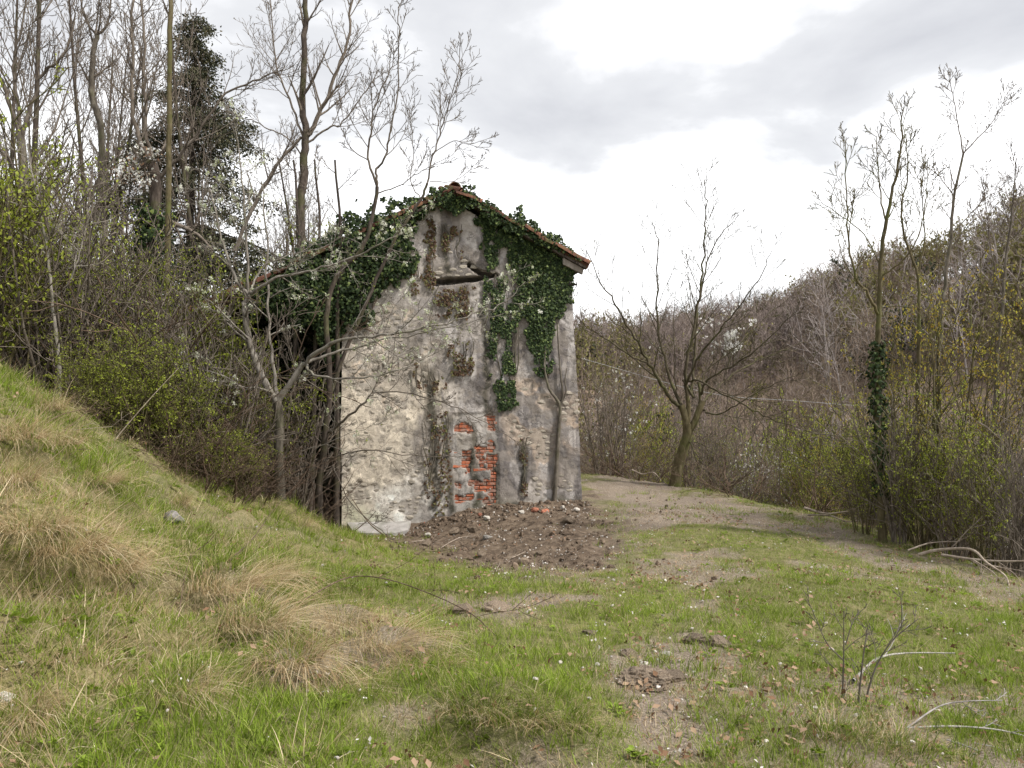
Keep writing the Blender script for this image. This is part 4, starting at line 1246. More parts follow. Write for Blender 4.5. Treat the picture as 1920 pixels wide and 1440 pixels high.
# coppiced tree at the meadow edge
M['bark_limb'] = mat_bark('bark_limb', (0.034, 0.029, 0.018), (0.075, 0.063, 0.040), (0.14, 0.12, 0.08), moss=0.4)
traced_tree('coppiced_tree', 'old coppiced tree with fan of straight limbs right of the house', [
    ([(1264, 908), (1270, 880), (1279, 848), (1289, 817), (1288, 795)], 0.165, 0.125, 0),
    ([(1287, 815), (1301, 794), (1312, 766), (1318, 752)], 0.10, 0.08, 0), ([(1289, 812), (1284, 779), (1277, 760)], 0.11, 0.09, 0), ([(1288, 800), (1291, 770), (1289, 742)], 0.08, 0.055, 0),
    ([(1277, 763), (1266, 755), (1242, 723, -.2), (1216, 680, -.4), (1199, 647, -.5), (1171, 600, -.6), (1150, 562, -.7), (1128, 532, -.8), (1098, 468, -.9)], 0.062, 0.010, 12),
    ([(1216, 680, -.4), (1190, 671, -.5), (1147, 642, -.8), (1100, 612, -1.0), (1072, 582, -1.1)], 0.030, 0.007, 9),
    ([(1277, 758), (1257, 716, .3), (1244, 659, .4), (1232, 612, .5), (1231, 560, .6), (1231, 500, .6), (1232, 445, .6), (1224, 415, .6)], 0.050, 0.009, 13),
    ([(1270, 745), (1265, 716), (1265, 683), (1263, 600), (1268, 540)], 0.022, 0.007, 8),
    ([(1289, 750), (1286, 694), (1296, 635), (1310, 570), (1318, 500), (1322, 430), (1326, 380), (1320, 338)], 0.055, 0.008, 16),
    ([(1296, 740), (1303, 671, .3), (1306, 612, .4), (1313, 550, .5), (1330, 480, .6), (1350, 440, .6), (1378, 415, .6)], 0.045, 0.008, 14),
    ([(1286, 722), (1308, 671, -.4), (1336, 635, -.6), (1364, 600, -.8), (1400, 555, -1.0), (1430, 510, -1.2), (1448, 468, -1.3)], 0.036, 0.007, 12),
    ([(1312, 735), (1318, 708, .2), (1336, 685, .3), (1379, 652, .4), (1423, 607, .5), (1455, 575, .6)], 0.036, 0.007, 11),
    ([(1315, 740), (1325, 714, -.2), (1371, 687, -.5), (1414, 659, -.8), (1464, 612, -1.0), (1480, 590, -1.1)], 0.036, 0.007, 11),
    ([(1316, 755), (1330, 742, .3), (1353, 718, .6), (1407, 680, 1.0), (1454, 661, 1.2), (1499, 645, 1.4), (1545, 628, 1.5)], 0.042, 0.007, 11),
    ([(1289, 715), (1308, 712, -.4), (1343, 732, -.7), (1395, 758, -1.2), (1442, 782, -1.5), (1499, 803, -1.8), (1535, 815, -2.0)], 0.036, 0.008, 7),
    ([(1317, 768), (1336, 777, -.3), (1360, 772, -.5), (1388, 753, -.8), (1430, 730, -1.0), (1468, 713, -1.2), (1545, 685, -1.4)], 0.028, 0.006, 9),
    ([(1312, 765), (1312, 735), (1309, 716)], 0.04, 0.03, 0), ([(1300, 745), (1290, 728), (1280, 712)], 0.035, 0.028, 0),
    ([(1289, 817), (1302, 850, -.3), (1310, 880, -.4)], 0.02, 0.008, 4), ([(1287, 825), (1320, 835, .4), (1335, 860, .5), (1360, 880, .5)], 0.018, 0.006, 5)],
    17.9, S_ASHY, M['bark_olive'], M['bark_limb'], 20, trunk_n=4, thick=.82)

# right-hand trees at the meadow edge
traced_tree('slender_tree', 'slender bare tree with ivy on its trunk at the right meadow edge', [
    ([(1654, 1012), (1652, 950), (1648, 850), (1645, 744), (1647, 599), (1651, 506), (1661, 414), (1672, 360), (1684, 308), (1690, 250), (1688, 210)], 0.078, 0.010, 11),
    ([(1647, 590), (1630, 555, -.2), (1605, 520, -.3), (1590, 440, -.4), (1588, 361, -.4), (1585, 265, -.4)], 0.032, 0.007, 12),
    ([(1661, 414), (1650, 360, .2), (1646, 310, .2), (1643, 255, .3)], 0.018, 0.006, 10), ([(1650, 520), (1690, 490, -.2), (1720, 450, -.3), (1735, 380, -.3), (1740, 300, -.3)], 0.02, 0.006, 10),
    ([(1652, 500), (1620, 440, .2), (1570, 400, .3), (1540, 380, .3)], 0.015, 0.005, 8)],
    11.3, S_ASHY, M['bark_olive'], M['bark_olive'], 30, thick=.75)
trunk_ivy('glossy ivy wrapped round the slender tree trunk at the right', [(1651, 930), (1650, 850), (1646, 760), (1645, 700), (1646, 640)], 11.3, 0.13, 900, 9, 0.048)
traced_tree('slender_tree', 'slender bare tree with wavy stem just right of the ivied trunk', [
    ([(1712, 1010), (1715, 900), (1722, 700), (1723, 579), (1720, 513), (1697, 447), (1690, 390), (1702, 330), (1700, 260)], 0.05, 0.009, 12),
    ([(1721, 520), (1735, 440), (1728, 360), (1735, 290)], 0.018, 0.006, 9)], 12.2, S_ASHY, M['bark_olive'], M['bark_olive'], 31, thick=.75)
traced_tree('slender_tree', 'tallest slender bare tree at the right with a Y-shaped top', [
    ([(1742, 1010), (1748, 880), (1756, 700), (1770, 546), (1783, 447), (1789, 368), (1806, 289)], 0.062, 0.022, 7),
    ([(1806, 289), (1797, 236), (1786, 176), (1780, 150)], 0.016, 0.005, 10), ([(1806, 289), (1830, 262), (1856, 236), (1876, 200), (1890, 172)], 0.016, 0.005, 10),
    ([(1789, 368), (1760, 330), (1735, 310)], 0.012, 0.005, 7), ([(1783, 440), (1820, 400), (1850, 370), (1880, 355)], 0.014, 0.005, 8)],
    12.8, S_ASHY, M['bark_mid'], M['bark_twig'], 32, thick=.75)
traced_tree('slender_tree', 'slender bare tree at the right frame edge', [
    ([(1850, 1030), (1856, 900), (1868, 700), (1880, 560), (1890, 460), (1900, 380), (1905, 300)], 0.055, 0.010, 13),
    ([(1882, 560), (1860, 480), (1850, 400), (1840, 330)], 0.018, 0.006, 9)], 13.5, S_ASHY, M['bark_mid'], M['bark_twig'], 33, thick=.75)

# ------------------------------------------------------------------ prototypes for woods and thickets (copied one by one)
S_WOOD = Sp([9, 6, 4, 3], [.06, .12, .16, .2], [.03, .10, .10, .08], [15, 7, 5, 0], [.30, .2, .2, 0], [38, 40, 42, 40], [.36, .5, .5, .5], [.42, .6, .62, .6], [6, 4, 3, 3], 0.0075)
S_BUSH = Sp([5, 4, 3], [.14, .20, .25], [.06, .06, .04], [7, 4, 0], [.15, .15, 0], [38, 42, 40], [.5, .5, .5], [.55, .6, .6], [4, 3, 3], 0.0052)
S_FINE = Sp([6, 4, 3], [.26, .28, .3], [-.02, .02, .0], [6, 3, 0], [.1, .1, 0], [40, 45, 40], [.5, .5, .5], [.55, .6, .6], [4, 3, 3], 0.0042)

def wood_proto(seed, h, r, mat):
    rng = random.Random(seed); T0, T1, tips = Tubes(), Tubes(), []
    grow(T1, (0, 0, -0.2), nrm((rng.uniform(-.1, .1), rng.uniform(-.1, .1), 1)), h, r, 0, S_WOOD, rng, tips, T0)
    if seed % 2:
        grow(T1, (0, 0, h * .1), nrm((rng.uniform(-.3, .3), rng.uniform(-.3, .3), 1)), h * .85, r * .7, 0, S_WOOD, rng, tips, T0)
    V, Q = T0.arrays(); a = mesh_np('trunk', V, quads=Q); a.materials.append(mat)
    V, Q = T1.arrays(); b = mesh_np('crown', V, quads=Q); b.materials.append(M['bark_twig'])
    return a, b
WOOD = [wood_proto(100 + k, 9.0, 0.11, M['bark_dark']) for k in range(6)]

def shrub_proto(seed, h, stems, spread, S, mat, leaves=None):
    rng = random.Random(seed); nrg = np.random.default_rng(seed)
    T, tips = Tubes(), []
    for k in range(stems):
        a = rng.random() * 6.283; rr = rng.random() ** .5 * spread * 0.25
        d = nrm((math.cos(a) * rng.random() * spread * .5, math.sin(a) * rng.random() * spread * .5, 1))
        grow(T, (math.cos(a) * rr, math.sin(a) * rr, -0.15), d, h * rng.uniform(.6, 1.1), 0.012 * h * rng.uniform(.35, .8), 0, S, rng, tips)
    V, Q = T.arrays(); a = mesh_np('branch_tangle', V, quads=Q); a.materials.append(mat)
    out = [('branch_tangle', a)]
    for lname, m, per, size, kind in leaves or []:
        P = tip_points(tips, nrg, per, 0.02)
        if lname == 'blossom':
            P = P[nrg.random(len(P)) < sstep(0.50, 0.60, fbm(P[:, 0] * 1.6 + seed, P[:, 2] * 1.2, 3, 3))]
        if len(P):
            b = leaf_mesh(lname, P, size, nrg, kind); b.materials.append(M[m]); out.append((lname, b))
    return out
SH_BARE = [shrub_proto(200 + k, 2.6, 13, 0.9, S_BUSH, M['bark_twig']) for k in range(3)]
SH_DARK = [shrub_proto(210 + k, 2.2, 14, 1.8, S_FINE, M['bramble']) for k in range(2)]
SH_GREEN = [shrub_proto(220 + k, 2.4, 12, 0.9, S_BUSH, M['bark_olive'], [('foliage', 'leaf_spring', 10, 0.034, 'diamond')]) for k in range(3)]
SH_LIGHT = [shrub_proto(230 + k, 2.5, 12, 0.9, S_BUSH, M['bark_twig'], [('foliage', 'leaf_spring', 3, 0.030, 'diamond')]) for k in range(2)]
SH_GOLD = [shrub_proto(240 + k, 3.2, 9, 0.8, S_BUSH, M['bark_olive'], [('foliage', 'leaf_gold', 9, 0.036, 'diamond')]) for k in range(2)]
SH_WHITE = [shrub_proto(250 + k, 3.0, 10, 0.7, S_BUSH, M['bark_twig'], [('blossom', 'blossom', 1, 0.055, 'flower')]) for k in range(2)]

def place(parts, name, loc, rz, sc, label, cat, group, tilt=(0, 0)):
    o = tag(empty(name, loc), label, cat, group)
    o.rotation_euler = (tilt[0], tilt[1], rz); o.scale = (sc, sc, sc) if isinstance(sc, (int, float)) else sc
    for nm, me in parts: link(nm, me, o)
    return o
SHRUB_H = {}
def shrub_at(proto, a, Y, h, label, group, name='shrub', wide=1.0, dz=0.0):
    x = (a - 960) / F * Y
    pr = R.choice(proto)
    if pr[0][1].name not in SHRUB_H: SHRUB_H[pr[0][1].name] = float(np.percentile([v.co.z for v in pr[0][1].vertices], 98))
    s = h / SHRUB_H[pr[0][1].name]
    return place(pr, name, (x, Y, Hs(x, Y) + dz), R.uniform(0, 6.28), (s * wide, s * wide, s), label, 'shrub', group)

# the wood on the left behind the house: single trees
house_c = WL + WE * (WW * 0.2) - WNRM * 3.0
def clear_house(x, y):
    rel = np.array([x, y]) - WL
    u = rel @ WE; o = -(rel @ WNRM)
    return not (UL - 0.6 < u < WW + 0.8 and -0.6 < o < DEPTH + 0.8)
R.seed(21)
wood = []
tr = 0
while len(wood) < 46 and tr < 4000:
    tr += 1
    Y = R.uniform(17, 46)
    a = R.uniform(-120, 700) if R.random() < 0.85 else R.uniform(700, 800)
    x = (a - 960) / F * Y
    if not clear_house(x, Y): continue
    if any((x - p[0]) ** 2 + (Y - p[1]) ** 2 < 1.4 for p in wood): continue
    wood.append((x, Y, a))
for x, Y, a in wood:
    tr_, cr_ = R.choice(WOOD)
    hgt = R.uniform(0.75, 1.35) * (1.0 if a < 420 else 0.8) * (0.62 if a > 600 else 1)
    near = Y < 26
    place([('trunk', tr_), ('crown', cr_)], 'bare_tree', (x, Y, Hs(x, Y)), R.uniform(0, 6.28), (hgt * .66, hgt * .66, hgt),
          'slim leafless tree in the wood behind the house' if a > 330 else ('slim leafless tree in the left wood near the bank' if near else 'distant slim leafless tree deep in the left wood'),
          'tree', 'leafless trees of the wood behind the house' if a > 330 else ('leafless trees of the left wood near the bank' if near else 'leafless trees deep in the left wood'), (R.uniform(-.07, .07), R.uniform(-.07, .07)))
# a few with fresh leaf behind the roof
for a, Y, h in [(640, 23, 5.6), (600, 24, 5.8), (690, 25, 5.2)]:
    shrub_at(SH_GREEN, a, Y, h, 'fresh green bush showing behind the ivied left roof slope', 'green bushes behind the roof', 'green_bush')

# thicket on the left bank
for k in range(26):
    a = R.uniform(-60, 330); Y = R.uniform(10.6, 16)
    if not clear_house((a - 960) / F * Y, Y): continue
    shrub_at(SH_GREEN if R.random() < .55 else SH_LIGHT, a, Y, R.uniform(2.4, 4.4), 'yellow-green leafing shrub in the thicket on the left bank', 'leafing shrubs of the left thicket', 'leafing_shrub')
for k in range(20):
    a = R.uniform(-60, 560); Y = R.uniform(11.5, 15)
    if 440 < a and Y < 13.2: continue
    if not clear_house((a - 960) / F * Y, Y): continue
    shrub_at(SH_BARE if R.random() < .5 else SH_DARK, a, Y, R.uniform(2.0, 3.2), 'leafless brown shrub in the thicket left of the fruit tree', 'leafless shrubs of the left thicket', 'bare_shrub')
for a, Y, h in [(245, 10.6, 1.5), (290, 10.7, 1.7), (330, 11.0, 1.3), (390, 11.4, 1.2), (215, 10.4, 1.3), (440, 11.6, 1.0), (160, 10.2, 1.2)]:
    shrub_at(SH_GREEN, a, Y, h, 'low bright green leafing bush along the bank crest', 'low green bushes along the bank crest', 'green_bush', 1.3)
for a, Y, h in [(300, 12.4, 2.9), (345, 12.8, 3.3), (390, 13.2, 3.2), (430, 13.5, 3.0), (320, 13.6, 3.4), (470, 13.8, 2.8), (410, 12.6, 2.3)]:
    shrub_at(SH_GREEN if a % 20 else SH_LIGHT, a, Y, h, 'tall green-budding shrub screening the lean-to', 'green-budding shrubs screening the lean-to', 'leafing_shrub', 1.0)
for a, Y, h in [(330, 12.0, 2.2), (440, 12.9, 2.4), (555, 13.9, 2.8), (500, 13.7, 2.6)]:
    shrub_at(SH_BARE, a, Y, h, 'twiggy leafless shrub in the hollow against the lean-to', 'leafless shrubs against the lean-to', 'bare_shrub', 1.0)
for a, Y, h in [(300, 10.3, 0.8), (370, 10.7, 0.8), (430, 11.2, 0.9), (470, 11.8, 0.9), (350, 11.4, 1.2), (420, 12.2, 1.2), (480, 12.8, 1.2), (560, 13.4, 1.0)]:
    shrub_at(SH_DARK, a, Y, h, 'dark bramble tangle in the hollow below the bank', 'bramble tangles in the hollow', 'bramble', 1.5)

# thicket below the meadow edge on the right
def below_edge(a, Y): return edge_d(np.array((a - 960) / F * Y), np.array(Y))
n = 0; tr = 0
while n < 80 and tr < 5000:
    tr += 1
    Y = R.uniform(11, 40); a = R.uniform(1070, 2120)
    d = float(below_edge(a, Y))
    if not 0.35 < d < 16 or not clear_house((a - 960) / F * Y, Y): continue
    n += 1
    q = R.random()
    h = R.uniform(1.9, 3.0) + min(d, 8) * 0.5
    x = (a - 960) / F * Y
    # keep tops below the skyline
    ztop = EYE + (720 - R.uniform(730, 880)) / F * Y
    h = min(h, max(1.1, ztop - Hs(x, Y)))
    near = Y < 20
    if q < .40: shrub_at(SH_BARE, a, Y, h, 'leafless brown shrub just below the meadow edge' if near else 'leafless brown shrub lower on the valley slope', 'leafless shrubs below the meadow edge' if near else 'leafless shrubs on the valley slope', 'bare_shrub', .8)
    elif q < .46: shrub_at(SH_DARK, a, Y, h * .7, 'reddish bramble tangle below the meadow edge', 'bramble tangles below the meadow edge', 'bramble')
    elif q < .86: shrub_at(SH_LIGHT if q < .62 else SH_GREEN, a, Y, h, 'thinly leafing green shrub below the meadow edge', 'leafing shrubs below the meadow edge', 'leafing_shrub', .8)
    elif q < .97: shrub_at(SH_GOLD, a, Y, h, 'golden leafing shrub on the valley slope', 'golden shrubs on the valley slope', 'golden_shrub', .8)
    else: shrub_at(SH_WHITE, a, Y, h, 'white flowering blackthorn shrub on the valley slope', 'white flowering shrubs', 'flowering_shrub', .8)
for a, Y, h in [(1165, 21, 3.6), (1135, 22, 3.4), (1430, 22, 3.0), (1455, 20, 2.6), (1400, 23, 3.2)]:
    shrub_at(SH_WHITE, a, Y, h, 'white flowering shrub among the bare branches beside the coppiced tree', 'white flowering shrubs beside the coppiced tree', 'flowering_shrub', .8)
for a, Y, h, l in [(1690, 12.6, 3.7, 'large yellow-green leafing bush behind the ivied trunk'), (1760, 12.2, 4.2, 'large golden-green leafing bush right of the ivied trunk'), (1850, 11.6, 3.9, 'golden leafing bush at the right frame edge')]:
    shrub_at(SH_GOLD, a, Y, h, l, None, 'golden_bush', .85)
for k, (a, Y, h) in enumerate([(1680, 11.4, 2.4), (1730, 11.3, 2.2), (1790, 10.8, 2.0), (1840, 10.3, 2.0), (1890, 9.9, 1.9), (1620, 12.0, 1.8), (1940, 9.6, 2.2)]):
    shrub_at(SH_GREEN if k % 2 else SH_BARE, a, Y, h, 'twiggy bush with small green leaves at the right meadow edge' if k % 2 else 'leafless twiggy bush at the right meadow edge', 'leafing bushes at the right meadow edge' if k % 2 else 'leafless bushes at the right meadow edge', 'edge_bush', .9)
for a, Y, h in [(1200, 19.4, 1.2), (1390, 16.6, 1.0), (1530, 14.3, 1.0), (1130, 20.4, 1.0), (1310, 18.3, 1.3)]:
    shrub_at(SH_DARK, a, Y, h, 'low dark bramble at the foot of the coppiced tree slope', 'low brambles along the meadow edge', 'bramble', 1.5)

# ------------------------------------------------------------------ geometry-node scatter for what nobody can count
def scatter(name, pts, rots, scl, idx, tint, coll, label, cat):
    me = mesh_np(name, pts)
    for k, t, v in (('rot', 'FLOAT_VECTOR', rots), ('scl', 'FLOAT', scl), ('idx', 'INT', idx), ('tint', 'FLOAT', tint)):
        a = me.attributes.new(k, t, 'POINT')
        a.data.foreach_set('vector' if t == 'FLOAT_VECTOR' else 'value', np.ascontiguousarray(v, dtype=np.int32 if t == 'INT' else np.float32).ravel())
    o = link(name, me)
    tag(o, label, cat, kind='stuff')
    ng = bpy.data.node_groups.new(name + '_scatter', 'GeometryNodeTree')
    ng.interface.new_socket('Geometry', in_out='INPUT', socket_type='NodeSocketGeometry')
    ng.interface.new_socket('Geometry', in_out='OUTPUT', socket_type='NodeSocketGeometry')
    N = ng.nodes; L = ng.links
    gi = N.new('NodeGroupInput'); go = N.new('NodeGroupOutput')
    ip = N.new('GeometryNodeInstanceOnPoints'); ci = N.new('GeometryNodeCollectionInfo')
    ci.inputs['Collection'].default_value = coll
    ci.inputs['Separate Children'].default_value = True; ci.inputs['Reset Children'].default_value = True
    def na(nm, dt):
        n_ = N.new('GeometryNodeInputNamedAttribute'); n_.data_type = dt; n_.inputs['Name'].default_value = nm
        return [s for s in n_.outputs if s.enabled and s.name == 'Attribute'][0]
    L.new(gi.outputs[0], ip.inputs['Points']); L.new(ci.outputs[0], ip.inputs['Instance'])
    ip.inputs['Pick Instance'].default_value = True
    L.new(na('idx', 'INT'), ip.inputs['Instance Index'])
    L.new(na('rot', 'FLOAT_VECTOR'), ip.inputs['Rotation'])
    L.new(na('scl', 'FLOAT'), ip.inputs['Scale'])
    L.new(ip.outputs[0], go.inputs[0])
    md = o.modifiers.new('scatter', 'NODES'); md.node_group = ng
    return o
def source(name, meshes):
    c = bpy.data.collections.new(name)
    for k, me in enumerate(meshes):
        c.objects.link(bpy.data.objects.new('%s_%02d' % (name, k), me))
    return c

# wood on the far hillside
S_FAR = Sp([5, 4, 3], [.12, .16, .2], [.03, .09, .06], [12, 6, 0], [.12, .15, 0], [52, 46, 42], [.52, .5, .5], [.45, .6, .6], [5, 3, 3], 0.016)
M['far_twig'] = mat_bark('far_twig', (0.15, 0.115, 0.088), (0.225, 0.178, 0.138), (0.31, 0.255, 0.205), 0.6)
M['far_mauve'] = mat_bark('far_mauve', (0.17, 0.133, 0.118), (0.25, 0.205, 0.182), (0.34, 0.29, 0.262), 0.6)
M['far_dusk'] = mat_bark('far_dusk', (0.095, 0.076, 0.052), (0.145, 0.118, 0.080), (0.21, 0.172, 0.12), 0.6)
M['far_pale'] = mat_bark('far_pale', (0.26, 0.225, 0.21), (0.36, 0.32, 0.30), (0.46, 0.42, 0.40), 0.6)
M['far_green'] = mat_leaf('far_green', [(0.0, (0.11, 0.10, 0.035)), (0.5, (0.18, 0.17, 0.06)), (1.0, (0.25, 0.23, 0.085))], 0.35, 0.8)
M['far_dark'] = mat_leaf('far_dark', [(0.0, (0.018, 0.024, 0.012)), (1.0, (0.045, 0.055, 0.028))], 0.15, 0.8)
def far_tree(seed, h, mat, leaf=None, nleaf=0):
    rng = random.Random(seed); nrg = np.random.default_rng(seed)
    T, tips = Tubes(), []
    grow(T, (0, 0, -0.3), nrm((rng.uniform(-.1, .1), rng.uniform(-.1, .1), 1)), h, 0.10, 0, S_FAR, rng, tips)
    V, Q = T.arrays()
    if leaf is None:
        me = mesh_np('far_tree', V, quads=Q); me.materials.append(mat); return me
    P = tip_points(tips, nrg, nleaf, 0.12)
    lm = leaf_mesh('far_tree', P, 0.30, nrg)
    return lm if False else _join(V, Q, lm, mat, leaf)
def _join(V, Q, lm, mat, leaf):
    import bmesh
    bm = bmesh.new(); bm.from_mesh(lm)
    me = bpy.data.meshes.new('far_tree'); 
    lay = bm.verts.layers.float.get('rnd')
    for f in bm.faces: f.material_index = 1
    vs = [bm.verts.new(v) for v in V]
    for q in Q:
        f = bm.faces.new([vs[i] for i in q]); f.material_index = 0
    bm.to_mesh(me); bm.free()
    me.materials.append(mat); me.materials.append(leaf)
    return me
FAR = [far_tree(300 + k, 5.2, M[('far_twig', 'far_mauve', 'far_twig', 'far_dusk')[k]]) for k in range(4)] + [far_tree(310, 7.0, M['far_pale'])] + \
      [far_tree(320 + k, 5.0, M['far_twig'], M['far_green'], 2) for k in range(2)] + [far_tree(330, 4.5, M['far_twig'], M['far_dark'], 4)]
rng = np.random.default_rng(77)
n = 7500
ang = rng.uniform(-36, 40, n); rr = 34 + (rng.random(n) ** 0.75) * 104
xw = rr * np.sin(np.radians(ang)); yw = rr * np.cos(np.radians(ang))
dE = edge_d(xw, yw)
cl = fbm(xw * 0.06, yw * 0.06, 3, 401)
keep = (dE > 9) & (cl + 0.25 * (rng.random(n) - .5) > 0.40) & ((ang > -4) | (rr > 60))
xw, yw, rr, cl, ang = xw[keep], yw[keep], rr[keep], cl[keep], ang[keep]
n = len(xw)
hue = fbm(xw * 0.05, yw * 0.05 + 40, 3, 405) + rng.normal(0, .10, n)
idx = np.where(hue < 0.42, 3, np.where(hue < 0.52, 0, np.where(hue < 0.60, 2, 1)))
g = fbm(xw * 0.045 + 9, yw * 0.045, 3, 411) + rng.normal(0, .09, n)
idx = np.where(g > 0.53, rng.integers(5, 7, n), idx)
idx = np.where((rng.random(n) < 0.14) & (ang > 20), 4, idx)
idx = np.where(rng.random(n) < 0.022, 7, idx)
scl = rng.uniform(0.55, 1.2, n) * (0.62 + 0.55 * sstep(40, 100, rr))
rot = np.stack([rng.normal(0, .05, n), rng.normal(0, .05, n), rng.uniform(0, 6.28, n)], 1)
scatter('hillside_wood', np.stack([xw, yw, H(xw, yw, False)], 1), rot, scl, idx, rng.random(n), source('hill_tree', FAR), 'leafless brown wood covering the far hillside', 'wood')
# single white flowering tree over there
x, Y = (1370 - 960) / F * 62, 62.0
place(shrub_proto(260, 3.4, 12, 0.9, S_BUSH, M['bark_twig'], [('blossom', 'blossom', 2, 0.16, 'flower')]), 'flowering_tree', (x, Y, EYE - (650 - 720) / F * Y - 1.4), 0, 1.3, 'lone white flowering tree on the far hillside', 'tree', None)

# ------------------------------------------------------------------ grass
M['grass'] = mat_leaf('grass', [(0.0, (0.095, 0.14, 0.014)), (0.45, (0.205, 0.29, 0.030)), (0.84, (0.33, 0.43, 0.060)), (0.90, (0.42, 0.37, 0.18)), (1.0, (0.50, 0.42, 0.25))], 0.45, 0.6, 0.25, True)
M['straw'] = mat_leaf('straw', [(0.0, (0.23, 0.16, 0.08)), (0.4, (0.44, 0.335, 0.19)), (0.75, (0.60, 0.49, 0.315)), (0.93, (0.70, 0.61, 0.44)), (1.0, (0.16, 0.20, 0.04))], 0.40, 0.7, 0.2, True)
def blades(name, n, h0, h1, spread, lean, droop, w, seed, seg=3, mat='grass', bias=(0, 0), rnd=None):
    """a tuft: n blades as narrow ribbons"""
    rng = np.random.default_rng(seed)
    a = rng.uniform(0, 2 * math.pi, n); rr = spread * np.sqrt(rng.random(n))
    b = np.stack([rr * np.cos(a), rr * np.sin(a), np.full(n, -0.015)], 1)
    a2 = a + rng.normal(0, .9, n)
    hd = np.stack([np.cos(a2) + bias[0], np.sin(a2) + bias[1]], 1)
    L = rng.uniform(h0, h1, n); le = lean * rng.uniform(.2, 1.5, n); dr = droop * rng.uniform(.4, 1.5, n)
    wd = w * rng.uniform(.7, 1.3, n)
    side = np.stack([-np.sin(a2 + rng.normal(0, 1.0, n)), np.cos(a2 + rng.normal(0, 1.0, n)), np.zeros(n)], 1)
    V = np.zeros((n, 2 * seg + 1, 3))
    for s in range(seg + 1):
        t = s / seg
        th = le + dr * t                      # angle from vertical
        # integrate along the blade
        if s == 0: pos = b.copy()
        else:
            thm = le + dr * (t - .5 / seg)
            st = (L / seg)[:, None]
            pos = pos + st * np.concatenate([np.sin(thm)[:, None] * hd, np.cos(thm)[:, None]], 1)
        ww = (wd * (1 - t * .85))[:, None] * side * 0.5
        if s < seg:
            V[:, 2 * s] = pos - ww; V[:, 2 * s + 1] = pos + ww
        else: V[:, 2 * seg] = pos
    T = []
    for s in range(seg - 1):
        T += [(2 * s, 2 * s + 1, 2 * s + 3), (2 * s, 2 * s + 3, 2 * s + 2)]
    T.append((2 * seg - 2, 2 * seg - 1, 2 * seg))
    k = 2 * seg + 1
    F_ = (np.arange(n)[:, None, None] * k + np.array(T)[None]).reshape(-1, 3)
    rv = rng.random(n) if rnd is None else np.clip(rng.normal(rnd[0], rnd[1], n), 0, 1)
    me = mesh_np(name, V.reshape(-1, 3), tris=F_, smooth=False, attrs={'rnd': np.repeat(rv, k)})
    me.materials.append(M[mat])
    return me
TUFT = [blades('tuft', 26, .028, .070, .085, .35, .7, .0042, k, 2) for k in range(3)] + \
       [blades('tuft', 28, .06, .15, .085, .25, .9, .0046, 10 + k, 3, rnd=(.5, .3)) for k in range(2)] + \
       [blades('tuft', 16, .04, .12, .10, 1.0, .5, .0036, 20 + k, 2, 'straw') for k in range(2)] + \
       [blades('tuft', 22, .10, .24, .10, .65, 1.3, .0042, 30 + k, 4, 'straw', (.5, -.25)) for k in range(2)] + \
       [blades('tuft', 8, .12, .34, .12, 1.45, .15, .0040, 40, 2, 'straw')]
# broad-leaved weeds
for k in range(2):
    rg_ = np.random.default_rng(45 + k); a_ = rg_.uniform(0, 6.28, 14)
    w_ = leaf_mesh('weed', np.stack([.02 * np.cos(a_), .02 * np.sin(a_), .015 + .02 * rg_.random(14)], 1), .042, rg_, facing=np.stack([-.4 * np.cos(a_), -.4 * np.sin(a_), np.ones(14)], 1), jitter=.5, down=np.stack([np.cos(a_), np.sin(a_), .3 * np.ones(14)], 1) * 2, rnd=rg_.uniform(.1, .7, 14))
    w_.materials.append(M['grass']); TUFT.append(w_)
rng = np.random.default_rng(99)
def wedge(n, y0, y1, a0=-260, a1=2350):
    Y = np.sqrt(rng.uniform(y0 * y0, y1 * y1, n)); a = rng.uniform(a0, a1, n)
    return (a - 960) / F * Y, Y
gxs, gys = [], []
for n, y0, y1 in [(10500, 1.9, 5.0), (14000, 5.0, 9.0), (12500, 9.0, 14.5), (5000, 14.5, 22)]:
    a, b = wedge(n, y0, y1); gxs.append(a); gys.append(b)
gxp = np.concatenate(gxs); gyp = np.concatenate(gys)
so, di, dr = masks(gxp, gyp)
bank = sstep(0.2, 2.2, -gxp - 0.10 * gyp)
lush = fbm(gxp * 0.8 + 3, gyp * 0.8, 4, 501)
patch = fbm(gxp * 2.2, gyp * 2.2, 3, 511)
ed = edge_d(gxp, gyp)
clr = np.array([clear_house(a, b) for a, b in zip(gxp, gyp)])
keep = clr & (rng.random(len(gxp)) > so * 0.985) & (rng.random(len(gxp)) > di * 0.62) & (ed < 0.9 + rng.normal(0, .5, len(gxp))) & ~((gyp > 13.2) & (gxp < -3.0))
gxp, gyp, so, di, dr, bank, lush, patch, ed = [v[keep] for v in (gxp, gyp, so, di, dr, bank, lush, patch, ed)]
n = len(gxp); q = rng.random(n)
idx = rng.integers(0, 3, n)
idx = np.where(q < 0.14 + 0.62 * di, rng.integers(5, 7, n), idx)
lushy = (lush > 0.53) & (rng.random(n) < 0.30 + 0.45 * bank)
idx = np.where(lushy, rng.integers(3, 5, n), idx)
drym = (rng.random(n) < bank * (0.02 + 0.07 * dr) * (0.4 + patch))
idx = np.where(drym, rng.integers(7, 9, n), idx)
idx = np.where(rng.random(n) < 0.03 + 0.09 * bank, 9, idx)
idx = np.where(rng.random(n) < 0.022, 10 + rng.integers(0, 2, n), idx)
scl = rng.uniform(0.65, 1.3, n) * (0.82 + 0.28 * bank) * (1 + 0.25 * sstep(8, 16, gyp))
fl = -0.28 * bank                                     # tufts lean downhill, to the right
rot = np.stack([rng.normal(0.05, .12, n), rng.normal(0, .12, n) - fl, rng.uniform(0, 6.28, n) * np.where(idx >= 7, 0.35, 1.0)], 1)
